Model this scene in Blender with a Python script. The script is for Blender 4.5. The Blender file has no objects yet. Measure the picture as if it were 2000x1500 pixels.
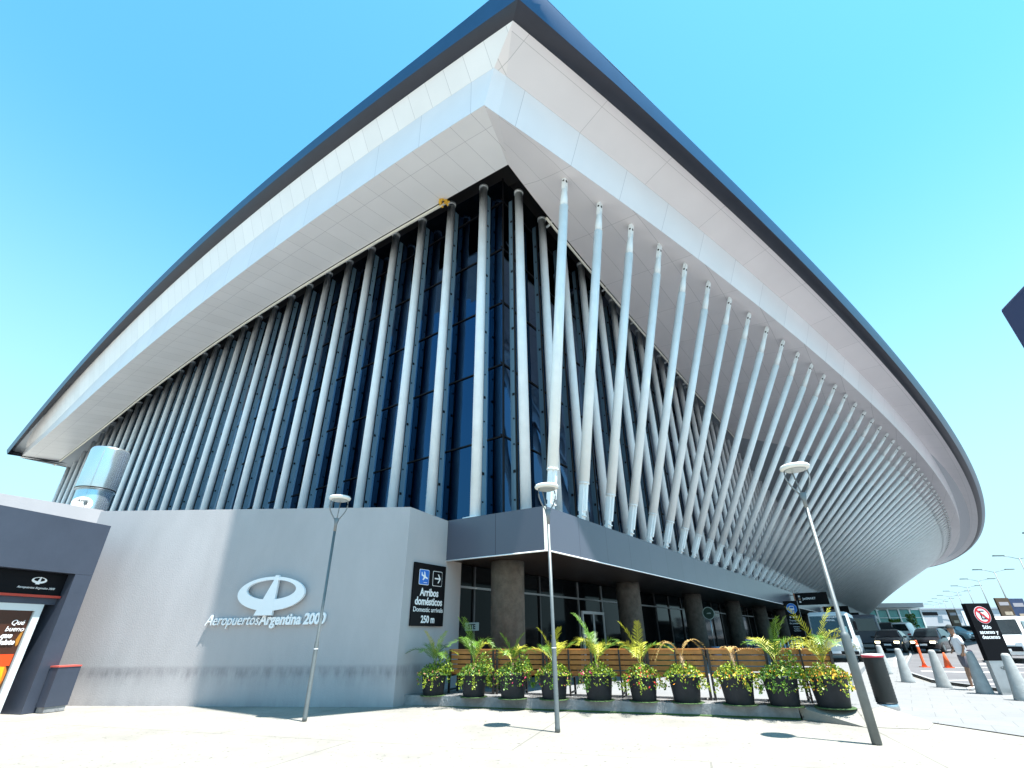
import bpy, math, random
from math import sin, cos, pi, radians, sqrt, exp
from mathutils import Vector, Matrix
C = bpy.context.scene.collection
sc = bpy.context.scene
R = random.Random(7)

# ------------------------------------------------------------------ camera
EYE = 1.6
FPX = 929.0
def vn(v):
    l = sqrt(sum(a*a for a in v)); return tuple(a/l for a in v)
def dot(a, b): return sum(x*y for x, y in zip(a, b))
def cross(a, b): return (a[1]*b[2]-a[2]*b[1], a[2]*b[0]-a[0]*b[2], a[0]*b[1]-a[1]*b[0])
_up = vn((-20.0, -1750.0, FPX))
_fh = vn(tuple(f-_up[i]*_up[2] for i, f in enumerate((0, 0, 1.0))))
_rt = cross(_fh, _up)
if _rt[0] < 0: _rt = tuple(-a for a in _rt)
cam = bpy.data.objects.new('camera', bpy.data.cameras.new('camera'))
C.objects.link(cam); sc.camera = cam
right = (_rt[0], _fh[0], _up[0]); down = (_rt[1], _fh[1], _up[1]); fwd = (_rt[2], _fh[2], _up[2])
m = Matrix(((right[0], -down[0], -fwd[0], 0), (right[1], -down[1], -fwd[1], 0), (right[2], -down[2], -fwd[2], EYE), (0, 0, 0, 1)))
cam.matrix_world = m
cam.data.sensor_width = 36; cam.data.lens = 36*FPX/2000
cam.data.clip_start = .05; cam.data.clip_end = 3000

# ------------------------------------------------------------------ world, sun, exposure
w = bpy.data.worlds.new('World'); sc.world = w; w.use_nodes = True
nt = w.node_tree
sky = nt.nodes.new('ShaderNodeTexSky'); sky.sky_type = 'NISHITA'; sky.sun_disc = False
SUN = Vector((.25, -.20, 1.0)).normalized()
sky.sun_elevation = math.asin(SUN.z)
sky.sun_rotation = math.atan2(SUN.x, SUN.y)
sky.air_density = 1.0; sky.dust_density = .2; sky.ozone_density = 1.0
tint = nt.nodes.new('ShaderNodeVectorMath'); tint.operation = 'MULTIPLY'; tint.inputs[1].default_value = (.62, 1.40, 1.32)
nt.links.new(sky.outputs[0], tint.inputs[0])
wtc = nt.nodes.new('ShaderNodeTexCoord'); wsp = nt.nodes.new('ShaderNodeSeparateXYZ'); nt.links.new(wtc.outputs['Generated'], wsp.inputs[0])
wmr = nt.nodes.new('ShaderNodeMapRange'); wmr.inputs['From Min'].default_value = .0; wmr.inputs['From Max'].default_value = .75; wmr.inputs['To Min'].default_value = 1.0; wmr.inputs['To Max'].default_value = 0.0
wmr.interpolation_type = 'SMOOTHSTEP'
nt.links.new(wsp.outputs['Z'], wmr.inputs['Value'])
hs = nt.nodes.new('ShaderNodeMix'); hs.data_type = 'RGBA'; hs.inputs[7].default_value = (2.45, 3.75, 4.2, 1)   # pale band of hazy air near the horizon
nt.links.new(wmr.outputs[0], hs.inputs[0]); nt.links.new(tint.outputs[0], hs.inputs[6])
bg = nt.nodes['Background']; bg.inputs['Strength'].default_value = .100
nt.links.new(hs.outputs[2], bg.inputs['Color'])
sl = bpy.data.lights.new('sun', 'SUN'); sl.energy = 5.0; sl.angle = radians(.5); sl.color = (1, .965, .9)
so = bpy.data.objects.new('sun', sl); C.objects.link(so)
so.rotation_euler = (-SUN).to_track_quat('-Z', 'Y').to_euler()
sc.view_settings.view_transform = 'Standard'; sc.view_settings.look = 'None'
sc.view_settings.exposure = 1.5; sc.view_settings.gamma = 1
try:
    sc.cycles.max_bounces = 8; sc.cycles.diffuse_bounces = 4
except Exception: pass

# ------------------------------------------------------------------ helpers
def ray(x, y):
    d = ((x-1000)/FPX, (y-750)/FPX, 1.0)
    return (dot(d, _rt), dot(d, _fh), dot(d, _up))
def gz(x, y):                      # the forecourt road climbs gently away from the camera
    return max(0.0, min(.75, .016*(y-20))) if x > -20 else 0.0
def ground_at(px, Y):              # point on the ground below a bearing, at a given distance
    r = ray(px[0], px[1]); x = r[0]/r[1]*Y
    return (x, Y, gz(x, Y))
def srgb(r, g, b):
    f = lambda c: (c/255/12.92) if c/255 <= .04045 else ((c/255+.055)/1.055)**2.4
    return (f(r), f(g), f(b))

MATS = {}
def mat(name, col, rough=.6, metal=0.0, spec=.5, noise=0.0, nscale=4.0, bump=0.0, bscale=40.0, emit=None, ior=None, trans=0.0, coat=0.0):
    if name in MATS: return MATS[name]
    M = bpy.data.materials.new(name); M.use_nodes = True
    n = M.node_tree; b = n.nodes['Principled BSDF']
    b.inputs['Base Color'].default_value = (*col, 1); b.inputs['Roughness'].default_value = rough
    b.inputs['Metallic'].default_value = metal; b.inputs['Specular IOR Level'].default_value = spec
    if ior: b.inputs['IOR'].default_value = ior
    if coat: b.inputs['Coat Weight'].default_value = coat
    if emit: b.inputs['Emission Color'].default_value = (*emit[:3], 1); b.inputs['Emission Strength'].default_value = emit[3]
    tc = n.nodes.new('ShaderNodeTexCoord')
    if noise:
        t = n.nodes.new('ShaderNodeTexNoise'); t.inputs['Scale'].default_value = nscale; t.inputs['Detail'].default_value = 6; t.inputs['Roughness'].default_value = .65
        n.links.new(tc.outputs['Object'], t.inputs['Vector'])
        r = n.nodes.new('ShaderNodeMapRange'); r.inputs['From Min'].default_value = .25; r.inputs['From Max'].default_value = .75
        r.inputs['To Min'].default_value = 1-noise; r.inputs['To Max'].default_value = 1+noise*.6
        n.links.new(t.outputs['Fac'], r.inputs['Value'])
        v = n.nodes.new('ShaderNodeVectorMath'); v.operation = 'SCALE'; v.inputs[0].default_value = col
        n.links.new(r.outputs[0], v.inputs['Scale']); n.links.new(v.outputs[0], b.inputs['Base Color'])
    if bump:
        t2 = n.nodes.new('ShaderNodeTexNoise'); t2.inputs['Scale'].default_value = bscale; t2.inputs['Detail'].default_value = 4
        n.links.new(tc.outputs['Object'], t2.inputs['Vector'])
        bp = n.nodes.new('ShaderNodeBump'); bp.inputs['Strength'].default_value = bump; bp.inputs['Distance'].default_value = .02
        n.links.new(t2.outputs['Fac'], bp.inputs['Height']); n.links.new(bp.outputs[0], b.inputs['Normal'])
    MATS[name] = M
    return M
def panel_mat(name, col, pw, ph, joint=.012, jcol=(.25, .24, .25), rough=.35, metal=0.0, vary=.03, offset=0.0, wavy=0.0):
    """cladding panels with joints, laid out in the mesh's own UVs (metres)"""
    if name in MATS: return MATS[name]
    M = mat(name, col, rough, metal); n = M.node_tree; b = n.nodes['Principled BSDF']
    uv = n.nodes.new('ShaderNodeUVMap')
    br = n.nodes.new('ShaderNodeTexBrick'); br.offset = offset; br.squash = 1
    br.inputs['Scale'].default_value = 1; br.inputs['Brick Width'].default_value = pw; br.inputs['Row Height'].default_value = ph
    br.inputs['Mortar Size'].default_value = joint; br.inputs['Mortar Smooth'].default_value = .1; br.inputs['Bias'].default_value = 0
    br.inputs['Color1'].default_value = (*[c*(1-vary) for c in col], 1); br.inputs['Color2'].default_value = (*[min(1, c*(1+vary)) for c in col], 1)
    br.inputs['Mortar'].default_value = (*jcol, 1)
    n.links.new(uv.outputs[0], br.inputs['Vector'])
    t = n.nodes.new('ShaderNodeTexNoise'); t.inputs['Scale'].default_value = .6; t.inputs['Detail'].default_value = 5
    tc = n.nodes.new('ShaderNodeTexCoord'); n.links.new(tc.outputs['Object'], t.inputs['Vector'])
    mr = n.nodes.new('ShaderNodeMapRange'); mr.inputs['To Min'].default_value = .93; mr.inputs['To Max'].default_value = 1.05
    n.links.new(t.outputs['Fac'], mr.inputs['Value'])
    v = n.nodes.new('ShaderNodeVectorMath'); v.operation = 'SCALE'
    n.links.new(br.outputs['Color'], v.inputs[0]); n.links.new(mr.outputs[0], v.inputs['Scale'])
    n.links.new(v.outputs[0], b.inputs['Base Color'])
    if wavy:
        t3 = n.nodes.new('ShaderNodeTexNoise'); t3.inputs['Scale'].default_value = .9; t3.inputs['Detail'].default_value = 2
        n.links.new(tc.outputs['Object'], t3.inputs['Vector'])
        bp = n.nodes.new('ShaderNodeBump'); bp.inputs['Strength'].default_value = wavy; bp.inputs['Distance'].default_value = .1
        n.links.new(t3.outputs['Fac'], bp.inputs['Height']); n.links.new(bp.outputs[0], b.inputs['Normal'])
    return M

class MB:
    """collects shapes and links them as ONE mesh object"""
    def __init__(s): s.v = []; s.f = []; s.uv = []; s.mi = []; s.mats = []; s.cur = 0; s.smooth = []
    def use(s, m):
        if m not in s.mats: s.mats.append(m)
        s.cur = s.mats.index(m); return s
    def face(s, idx, uv=None, sm=False):
        s.f.append(idx); s.uv.append(uv or [(0, 0)]*len(idx)); s.mi.append(s.cur); s.smooth.append(sm)
    def poly(s, pts, uv=None, sm=False):
        b = len(s.v); s.v += [tuple(p) for p in pts]; s.face(list(range(b, b+len(pts))), uv, sm); return s
    def box(s, c, size, rot=None):
        hx, hy, hz = [a/2 for a in size]; b = len(s.v)
        M = rot or Matrix.Identity(3); c = Vector(c)
        for dx, dy, dz in ((-1,-1,-1),(1,-1,-1),(1,1,-1),(-1,1,-1),(-1,-1,1),(1,-1,1),(1,1,1),(-1,1,1)):
            s.v.append(tuple(c + M @ Vector((dx*hx, dy*hy, dz*hz))))
        for q in ((0,3,2,1),(4,5,6,7),(0,1,5,4),(1,2,6,5),(2,3,7,6),(3,0,4,7)): s.face([b+i for i in q])
        return s
    def tube(s, pts, rad, n=10, caps=True):
        pts = [Vector(p) for p in pts]
        if not hasattr(rad, '__len__'): rad = [rad]*len(pts)
        rings = []; ref = None
        for i, p in enumerate(pts):
            d = (pts[min(i+1, len(pts)-1)] - pts[max(i-1, 0)]).normalized()
            if ref is None: ref = Vector((0, 0, 1)) if abs(d.z) < .9 else Vector((1, 0, 0))
            a = d.cross(ref)
            if a.length < 1e-4: a = d.orthogonal()
            a.normalize(); c = d.cross(a).normalized(); ref = a.cross(d) if False else ref
            b = len(s.v)
            for k in range(n):
                t = 2*pi*k/n; s.v.append(tuple(p + (a*cos(t) + c*sin(t))*rad[i]))
            rings.append(b)
        for i in range(len(rings)-1):
            for k in range(n):
                s.face([rings[i]+k, rings[i]+(k+1) % n, rings[i+1]+(k+1) % n, rings[i+1]+k], None, True)
        if caps:
            s.face([rings[0]+k for k in range(n)][::-1]); s.face([rings[-1]+k for k in range(n)])
        return s
    def lathe(s, prof, c=(0, 0, 0), n=20, cap=True):
        rings = []
        for r, z in prof:
            b = len(s.v)
            for k in range(n): s.v.append((c[0]+r*cos(2*pi*k/n), c[1]+r*sin(2*pi*k/n), c[2]+z))
            rings.append(b)
        for i in range(len(rings)-1):
            for k in range(n): s.face([rings[i]+k, rings[i]+(k+1) % n, rings[i+1]+(k+1) % n, rings[i+1]+k], None, True)
        if cap: s.face([rings[0]+k for k in range(n)][::-1]); s.face([rings[-1]+k for k in range(n)])
        return s
    def grid(s, rows, us=None, vs=None, sm=True):
        """rows[i][j] points, uv from us[i][j], vs[i][j]"""
        b = len(s.v); nj = len(rows[0])
        for r in rows: s.v += [tuple(p) for p in r]
        for i in range(len(rows)-1):
            for j in range(nj-1):
                q = [(i, j), (i+1, j), (i+1, j+1), (i, j+1)]
                uv = [(us[a][c], vs[a][c]) for a, c in q] if us else None
                s.face([b+a*nj+c for a, c in q], uv, sm)
        return s
    def prism(s, poly, z0, z1):
        """poly in plan, z0/z1 numbers or lists"""
        n = len(poly); b = len(s.v)
        z0 = z0 if hasattr(z0, '__len__') else [z0]*n; z1 = z1 if hasattr(z1, '__len__') else [z1]*n
        for p, z in zip(poly, z0): s.v.append((p[0], p[1], z))
        for p, z in zip(poly, z1): s.v.append((p[0], p[1], z))
        s.face([b+i for i in range(n)][::-1]); s.face([b+n+i for i in range(n)])
        per = 0
        for i in range(n):
            j = (i+1) % n; L = sqrt((poly[j][0]-poly[i][0])**2+(poly[j][1]-poly[i][1])**2)
            s.face([b+i, b+j, b+n+j, b+n+i], [(per, z0[i]), (per+L, z0[j]), (per+L, z1[j]), (per, z1[i])]); per += L
        return s
    def build(s, name, material=None, parent=None, world=True, bevel=0):
        me = bpy.data.meshes.new(name)
        off = Matrix.Identity(4)
        if parent is not None and world: off = wm(parent).inverted()
        vv = [tuple(off @ Vector(p)) for p in s.v] if (parent is not None and world) else s.v
        me.from_pydata(vv, [], s.f)
        uvl = me.uv_layers.new(name='UVMap')
        k = 0
        for f in s.uv:
            for t in f: uvl.data[k].uv = t; k += 1
        mats = s.mats if s.mats else [material]
        for mm in mats: me.materials.append(mm)
        me.polygons.foreach_set('material_index', s.mi); me.polygons.foreach_set('use_smooth', s.smooth)
        me.update()
        o = bpy.data.objects.new(name, me); C.objects.link(o)
        if parent is not None: o.parent = parent
        if bevel:
            bv = o.modifiers.new('b', 'BEVEL'); bv.width = bevel; bv.segments = 2; bv.limit_method = 'ANGLE'
        return o
def wm(o):
    M = Matrix.LocRotScale(o.location, o.rotation_euler, o.scale)
    return wm(o.parent) @ M if o.parent else M
def tag(o, label=None, cat=None, group=None, kind=None):
    if label: o['label'] = label
    if cat: o['category'] = cat
    if group: o['group'] = group
    if kind: o['kind'] = kind
    return o
def thing(name, label, cat, loc=(0, 0, 0), rz=0, group=None):
    o = bpy.data.objects.new(name, None); C.objects.link(o); o.location = loc; o.rotation_euler = (0, 0, rz)
    o.empty_display_size = .2
    return tag(o, label, cat, group)
def dup(root, loc=None, rz=None, label=None, parent=None):
    r = root.copy(); C.objects.link(r)
    if parent is not None: r.parent = parent
    if loc is not None: r.location = loc
    if rz is not None: r.rotation_euler = (0, 0, rz)
    if label: r['label'] = label
    for ch in [c for c in sc.objects if c.parent == root]: dup(ch, parent=r)
    return r
def frame(origin, xdir, normal):
    """local x along xdir, local y up, local z out of the surface"""
    x = Vector(xdir).normalized(); z = Vector(normal).normalized(); y = z.cross(x).normalized()
    M = Matrix((x, y, z)).transposed().to_4x4(); M.translation = Vector(origin); return M
def text(name, s, size, M, material, parent, bold=0.0, ext=.004, shear=0.0, align='CENTER', sx=1.0, spacing=1.0):
    cu = bpy.data.curves.new(name, 'FONT'); cu.body = s; cu.size = size; cu.extrude = ext; cu.offset = bold; cu.shear = shear
    cu.align_x = align; cu.space_character = spacing; cu.resolution_u = 3
    t = bpy.data.objects.new(name, cu); C.objects.link(t)
    bpy.context.view_layer.update()
    me = bpy.data.meshes.new_from_object(t.evaluated_get(bpy.context.evaluated_depsgraph_get()))
    bpy.data.objects.remove(t)
    T = (wm(parent).inverted() if parent is not None else Matrix.Identity(4)) @ M @ Matrix.Diagonal((sx, 1, 1, 1))
    me.transform(T); me.materials.clear(); me.materials.append(material)
    o = bpy.data.objects.new(name, me); C.objects.link(o)
    if parent is not None: o.parent = parent
    return o
def flat(name, pts, M, t, material, parent, holes=None):
    """a flat shape of thickness t from 2-D points in frame M"""
    mb = MB(); n = len(pts)
    a = [M @ Vector((p[0], p[1], 0)) for p in pts]; b = [M @ Vector((p[0], p[1], t)) for p in pts]
    if holes is None:
        mb.poly(b); mb.poly(a[::-1])
        for i in range(n):
            j = (i+1) % n; mb.poly([a[i], a[j], b[j], b[i]])
    else:                            # ring: same number of points on the inside
        a2 = [M @ Vector((p[0], p[1], 0)) for p in holes]; b2 = [M @ Vector((p[0], p[1], t)) for p in holes]
        for i in range(n):
            j = (i+1) % n
            mb.poly([b[i], b[j], b2[j], b2[i]]); mb.poly([a[i], a[j], b[j], b[i]]); mb.poly([a2[j], a2[i], b2[i], b2[j]])
    return mb.build(name, material, parent)
def circ(r, n=32, cx=0, cy=0, ry=None):
    return [(cx+r*cos(2*pi*k/n), cy+(ry or r)*sin(2*pi*k/n)) for k in range(n)]

# ------------------------------------------------------------------ materials
m_white = mat('white_paint', (.84, .89, .91), .38, noise=.10, nscale=1.1)
m_column = mat('column_paint', (.85, .89, .92), .4, noise=.10, nscale=1.3)
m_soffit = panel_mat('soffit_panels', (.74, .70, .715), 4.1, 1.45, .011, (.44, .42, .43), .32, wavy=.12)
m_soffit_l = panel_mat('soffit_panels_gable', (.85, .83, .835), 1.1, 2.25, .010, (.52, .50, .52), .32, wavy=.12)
m_riser = panel_mat('riser_panels', (.80, .80, .84), 2.9, 5, .012, (.5, .5, .55), .3, wavy=.08)
m_gutter = mat('gutter_metal', (.032, .036, .052), .45, .3, noise=.15, nscale=1.2)
m_roofband = mat('roof_edge_metal', (.035, .085, .165), .34, .7, noise=.12, nscale=.8)
m_roof = mat('roof_sheet', (.45, .48, .52), .5, .5)
m_fascia = panel_mat('fascia_panels', (.085, .095, .13), 2.05, 3, .012, (.03, .03, .05), .30, .08, vary=.04)
m_trim = mat('pale_trim', (.7, .68, .6), .45)
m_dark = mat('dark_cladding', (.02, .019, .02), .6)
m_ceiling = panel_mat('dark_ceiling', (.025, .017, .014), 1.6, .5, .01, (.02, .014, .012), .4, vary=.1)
m_glass = mat('tinted_glass', (.018, .06, .13), .035, 1.0)
_n = m_glass.node_tree; _g = _n.nodes.new('ShaderNodeNewGeometry'); _t = _n.nodes.new('ShaderNodeTexNoise'); _t.inputs['Scale'].default_value = .45; _t.inputs['Detail'].default_value = 2
_bp = _n.nodes.new('ShaderNodeBump'); _bp.inputs['Strength'].default_value = .25; _bp.inputs['Distance'].default_value = .12
_n.links.new(_g.outputs['Position'], _t.inputs['Vector']); _n.links.new(_t.outputs['Fac'], _bp.inputs['Height']); _n.links.new(_bp.outputs[0], _n.nodes['Principled BSDF'].inputs['Normal'])
m_glass2 = mat('shopfront_glass', (.003, .004, .005), .06, 0, .35, ior=1.2)
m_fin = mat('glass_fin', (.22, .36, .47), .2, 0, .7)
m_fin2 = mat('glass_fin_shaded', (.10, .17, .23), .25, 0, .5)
m_black = mat('black_metal', (.010, .010, .012), .5, 0, .15)
m_sign = mat('sign_black', (.006, .006, .008), .35, 0, .12)
m_signwhite = mat('sign_white', (.85, .86, .88), .5)
m_blue = mat('sign_blue', (.02, .16, .60), .4)
m_steel = mat('brushed_steel', (.55, .56, .57), .3, .9, noise=.1, nscale=6)
m_galv = mat('galvanised_steel', (.15, .17, .175), .5, .4, noise=.2, nscale=5)
m_conc = mat('column_concrete', (.11, .098, .085), .85, noise=.5, nscale=4, bump=.5, bscale=30)
m_bollard = mat('bollard_concrete', (.33, .345, .345), .85, noise=.25, nscale=6, bump=.4)
m_kerb = mat('kerb_concrete', (.25, .26, .27), .9, noise=.4, nscale=4, bump=.6, bscale=20)
m_wood = mat('oiled_wood', (.60, .23, .055), .5, noise=.3, nscale=5)
m_wooddark = mat('bench_frame', (.02, .018, .018), .5)
m_pot = mat('black_planter', (.018, .022, .030), .6, 0, .25, noise=.3, nscale=6)
m_leaf = mat('palm_leaf_green', (.10, .21, .02), .45, noise=.4, nscale=9)
m_leaf2 = mat('palm_leaf_yellow', (.40, .40, .035), .5, noise=.35, nscale=9)
m_leafdry = mat('palm_leaf_dry', (.42, .27, .09), .7, noise=.35, nscale=9)
m_ground_leaf = mat('shrub_leaf', (.085, .20, .015), .5, noise=.5, nscale=14)
m_ground_leaf2 = mat('shrub_leaf_lime', (.30, .38, .03), .5, noise=.4, nscale=14)
m_red = mat('flower_red', (.6, .045, .03), .5)
m_magenta = mat('flower_magenta', (.42, .03, .10), .5)
m_yellow = mat('flower_yellow', (.85, .52, .04), .5)
m_salmon = mat('flower_salmon', (.6, .25, .13), .5)
m_orange = mat('orange_plastic', (.75, .12, .03), .4)
m_tyre = mat('tyre_rubber', (.015, .015, .015), .8)
m_carglass = mat('car_glass', (.012, .02, .025), .05, 0, .6, ior=1.6)
m_light = mat('headlight_glow', (.9, .9, .85), .2, emit=(1, .85, .5, 2.5))
m_grass = mat('moss', (.05, .10, .03), .9)

# stucco with a scuffed dirt band at bench height
m_stucco = mat('stucco', (.41, .40, .415), .9, bump=.2, bscale=30)
def _stucco():
    n = m_stucco.node_tree; b = n.nodes['Principled BSDF']
    g = n.nodes.new('ShaderNodeNewGeometry'); sp = n.nodes.new('ShaderNodeSeparateXYZ'); n.links.new(g.outputs['Position'], sp.inputs[0])
    t = n.nodes.new('ShaderNodeTexNoise'); t.inputs['Scale'].default_value = 1.3; t.inputs['Detail'].default_value = 8; t.inputs['Roughness'].default_value = .7
    mp = n.nodes.new('ShaderNodeMapping'); mp.inputs['Scale'].default_value = (3, 3, .9)
    n.links.new(g.outputs['Position'], mp.inputs[0]); n.links.new(mp.outputs[0], t.inputs['Vector'])
    cr = n.nodes.new('ShaderNodeValToRGB'); e = cr.color_ramp.elements
    e[0].position = 0; e[0].color = (.5,)*3+(1,); e[1].position = 1; e[1].color = (0, 0, 0, 1)
    for p, c in ((.05, .10), (.085, .12), (.12, .32), (.145, .75), (.165, .62), (.178, .10), (.3, .0)):
        k = e.new(p); k.color = (c, c, c, 1)
    dv = n.nodes.new('ShaderNodeMath'); dv.operation = 'DIVIDE'; dv.inputs[1].default_value = 6
    ad = n.nodes.new('ShaderNodeMath'); ad.operation = 'MULTIPLY_ADD'; ad.inputs[1].default_value = .03
    n.links.new(sp.outputs['Z'], dv.inputs[0]); n.links.new(t.outputs['Fac'], ad.inputs[0]); n.links.new(dv.outputs[0], ad.inputs[2])
    n.links.new(ad.outputs[0], cr.inputs[0])
    t2 = n.nodes.new('ShaderNodeTexNoise'); t2.inputs['Scale'].default_value = .5; t2.inputs['Detail'].default_value = 8; t2.inputs['Roughness'].default_value = .6
    mp2 = n.nodes.new('ShaderNodeMapping'); mp2.inputs['Scale'].default_value = (2, 2, .7)
    n.links.new(g.outputs['Position'], mp2.inputs[0]); n.links.new(mp2.outputs[0], t2.inputs['Vector'])
    mr = n.nodes.new('ShaderNodeMapRange'); mr.inputs['From Min'].default_value = .3; mr.inputs['From Max'].default_value = .7; mr.inputs['To Min'].default_value = .92; mr.inputs['To Max'].default_value = 1.05
    n.links.new(t2.outputs['Fac'], mr.inputs['Value'])
    mu = n.nodes.new('ShaderNodeMath'); mu.operation = 'MULTIPLY'; n.links.new(cr.outputs[0], mu.inputs[0])
    m3 = n.nodes.new('ShaderNodeMapRange'); m3.inputs['From Min'].default_value = .3; m3.inputs['From Max'].default_value = .65; n.links.new(t.outputs['Fac'], m3.inputs['Value']); n.links.new(m3.outputs[0], mu.inputs[1])
    mx = n.nodes.new('ShaderNodeMix'); mx.data_type = 'RGBA'
    mx.inputs[6].default_value = (.41, .40, .415, 1); mx.inputs[7].default_value = (.16, .155, .17, 1)
    n.links.new(mu.outputs[0], mx.inputs[0])
    v = n.nodes.new('ShaderNodeVectorMath'); v.operation = 'SCALE'; n.links.new(mx.outputs[2], v.inputs[0]); n.links.new(mr.outputs[0], v.inputs['Scale'])
    n.links.new(v.outputs[0], b.inputs['Base Color'])
_stucco()

def ground_mat(name, col, scale, dark, speck=.5, joints=None):
    M = mat(name, col, .9, bump=.35, bscale=25); n = M.node_tree; b = n.nodes['Principled BSDF']
    g = n.nodes.new('ShaderNodeNewGeometry')
    t = n.nodes.new('ShaderNodeTexNoise'); t.inputs['Scale'].default_value = scale; t.inputs['Detail'].default_value = 9; t.inputs['Roughness'].default_value = .7
    n.links.new(g.outputs['Position'], t.inputs['Vector'])
    mr = n.nodes.new('ShaderNodeMapRange'); mr.inputs['From Min'].default_value = .3; mr.inputs['From Max'].default_value = .7; mr.inputs['To Min'].default_value = 1-dark; mr.inputs['To Max'].default_value = 1+dark*.4
    n.links.new(t.outputs['Fac'], mr.inputs['Value'])
    t2 = n.nodes.new('ShaderNodeTexNoise'); t2.inputs['Scale'].default_value = 13; t2.inputs['Detail'].default_value = 5
    n.links.new(g.outputs['Position'], t2.inputs['Vector'])
    m2 = n.nodes.new('ShaderNodeMapRange'); m2.inputs['From Min'].default_value = .64; m2.inputs['From Max'].default_value = .70; m2.inputs['To Min'].default_value = 1; m2.inputs['To Max'].default_value = 1-speck
    n.links.new(t2.outputs['Fac'], m2.inputs['Value'])
    mu = n.nodes.new('ShaderNodeMath'); mu.operation = 'MULTIPLY'; n.links.new(mr.outputs[0], mu.inputs[0]); n.links.new(m2.outputs[0], mu.inputs[1])
    last = mu
    if joints:
        br = n.nodes.new('ShaderNodeTexBrick'); br.offset = .5; br.inputs['Scale'].default_value = 1
        br.inputs['Brick Width'].default_value = joints[0]; br.inputs['Row Height'].default_value = joints[1]; br.inputs['Mortar Size'].default_value = joints[2]
        br.inputs['Color1'].default_value = (1, 1, 1, 1); br.inputs['Color2'].default_value = (.96, .96, .96, 1); br.inputs['Mortar'].default_value = (.66,)*3+(1,)
        mp = n.nodes.new('ShaderNodeMapping'); mp.inputs['Rotation'].default_value = (0, 0, radians(joints[3]))
        n.links.new(g.outputs['Position'], mp.inputs[0]); n.links.new(mp.outputs[0], br.inputs['Vector'])
        mm = n.nodes.new('ShaderNodeMath'); mm.operation = 'MULTIPLY'; n.links.new(mu.outputs[0], mm.inputs[0]); n.links.new(br.outputs['Color'], mm.inputs[1]); last = mm
    v = n.nodes.new('ShaderNodeVectorMath'); v.operation = 'SCALE'; v.inputs[0].default_value = col
    n.links.new(last.outputs[0], v.inputs['Scale']); n.links.new(v.outputs[0], b.inputs['Base Color'])
    return M
m_pave = ground_mat('pavement_concrete', (.265, .253, .226), .5, .30, .6, (6.0, 4.5, .018, 18))
m_side = ground_mat('sidewalk_tiles', (.20, .205, .21), .7, .12, .3, (.8, .8, .008, 36))
m_road = ground_mat('asphalt', (.125, .125, .135), .4, .25, .2)
m_mark = mat('road_paint', (.72, .72, .70), .7, noise=.15, nscale=3)

# ------------------------------------------------------------------ frame of the terminal
U = Vector((.586, .81, 0)).normalized(); V = Vector((-U.y, U.x, 0)); C0 = Vector((.98, 14.73, 0))
def W(s, w, z): return C0 + U*s - V*w + Vector((0, 0, z))
SM = 112.0
def T_(s): return ((s-SM)/SM)**2
def w0(s): t = T_(s); return 18.9468 - 17.1378*t - .5645*t*t
def z0(s): return 15.6576 + 4.0546*T_(s)
def tp(s): return 1-min(T_(s), 1.0)
# right-hand eaves: (offset outwards, height) at station s
def zin(s): return 19.35 + .55*exp(-(s+1.2)/5)
def cA(s): return w0(s)+.6+.5*tp(s), z0(s)-.2*tp(s)
def cB(s): return w0(s)+1.26+.2*tp(s), z0(s)+1.49-.4*tp(s)
def cG(s): return w0(s)+2.71+.58*tp(s), z0(s)+2.44-2.42*tp(s)
def cL(s): return w0(s)+3.52+.25*tp(s), z0(s)+2.15-2.04*tp(s)
def cO(s): return w0(s)+3.58+.82*tp(s), z0(s)+3.38-2.88*tp(s)
def right_curve(f, corner, n=120, send=226.0):
    s_c, w_c, z_c = corner; fw, fz = f(s_c); out = []
    for i in range(n+1):
        t = i/n; s = s_c + (send-s_c)*(t**1.15); k = exp(-(s-s_c)/5.0); a, b = f(s)
        out.append((s, a+(w_c-fw)*k, b+(z_c-fz)*k))
    return out
# left-hand (gable) eaves: height along v
LQ = dict(I=(-1.2, 19.86, .1308, -.0025, 64.6), A=(-4.2, 19.68, .1119, -.00223, 63.5), B=(-4.25, 21.62, .1629, -.00356, 63.5),
          G=(-4.85, 22.44, .2027, -.00384, 63.4), L=(-5.35, 22.55, .2368, -.0047, 62.6), O=(-5.5, 23.4, .174, -.0037, 63.4))
def left_curve(k, corner, n=50):
    s_e, a, b, c, ve = LQ[k]; s_c, w_c, z_c = corner; vc = -w_c; f = a+b*vc+c*vc*vc; out = []
    for i in range(n+1):
        v = vc+(ve-vc)*i/n; e = exp(-(v-vc)/4.0); up_ = (max(0, v-44)/20)**2; z = a+b*v+c*v*v + up_*dict(I=1.35, A=1.35, B=1.5).get(k, 0)
        if k == 'B': z = max(z, LQ['A'][1]+LQ['A'][2]*v+LQ['A'][3]*v*v+1.35*up_+.7)
        out.append((s_e+(s_c-s_e)*e, -v, z+(z_c-f)*e))
    return out
K = dict(I=(-1.2, -.42, 20.0), A1=(-4.2, .68, 19.35), A2=(-3.7, .97, 19.1), B1=(-4.25, 1.18, 21.2), B2=(-3.8, 1.43, 21.0),
         G=(-4.85, 2.53, 21.9), L=(-5.2, 3.02, 22.2), O=(-5.4, 3.4, 23.6))
rI = right_curve(lambda s: (-.44, zin(s)), K['I']); rA = right_curve(cA, K['A2']); rB = right_curve(cB, K['B2'])
rG = right_curve(cG, K['G']); rL = right_curve(cL, K['L']); rO = right_curve(cO, K['O'])
slim = lambda cl, co, k: [(q[0]+(p[0]-q[0])*k, q[1]+(p[1]-q[1])*k, q[2]+(p[2]-q[2])*k) for p, q in zip(cl, co)]
rO = slim(rL, rO, .22)
lI = left_curve('I', K['I']); lA = left_curve('A', K['A1']); lB = left_curve('B', K['B1'])
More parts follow.
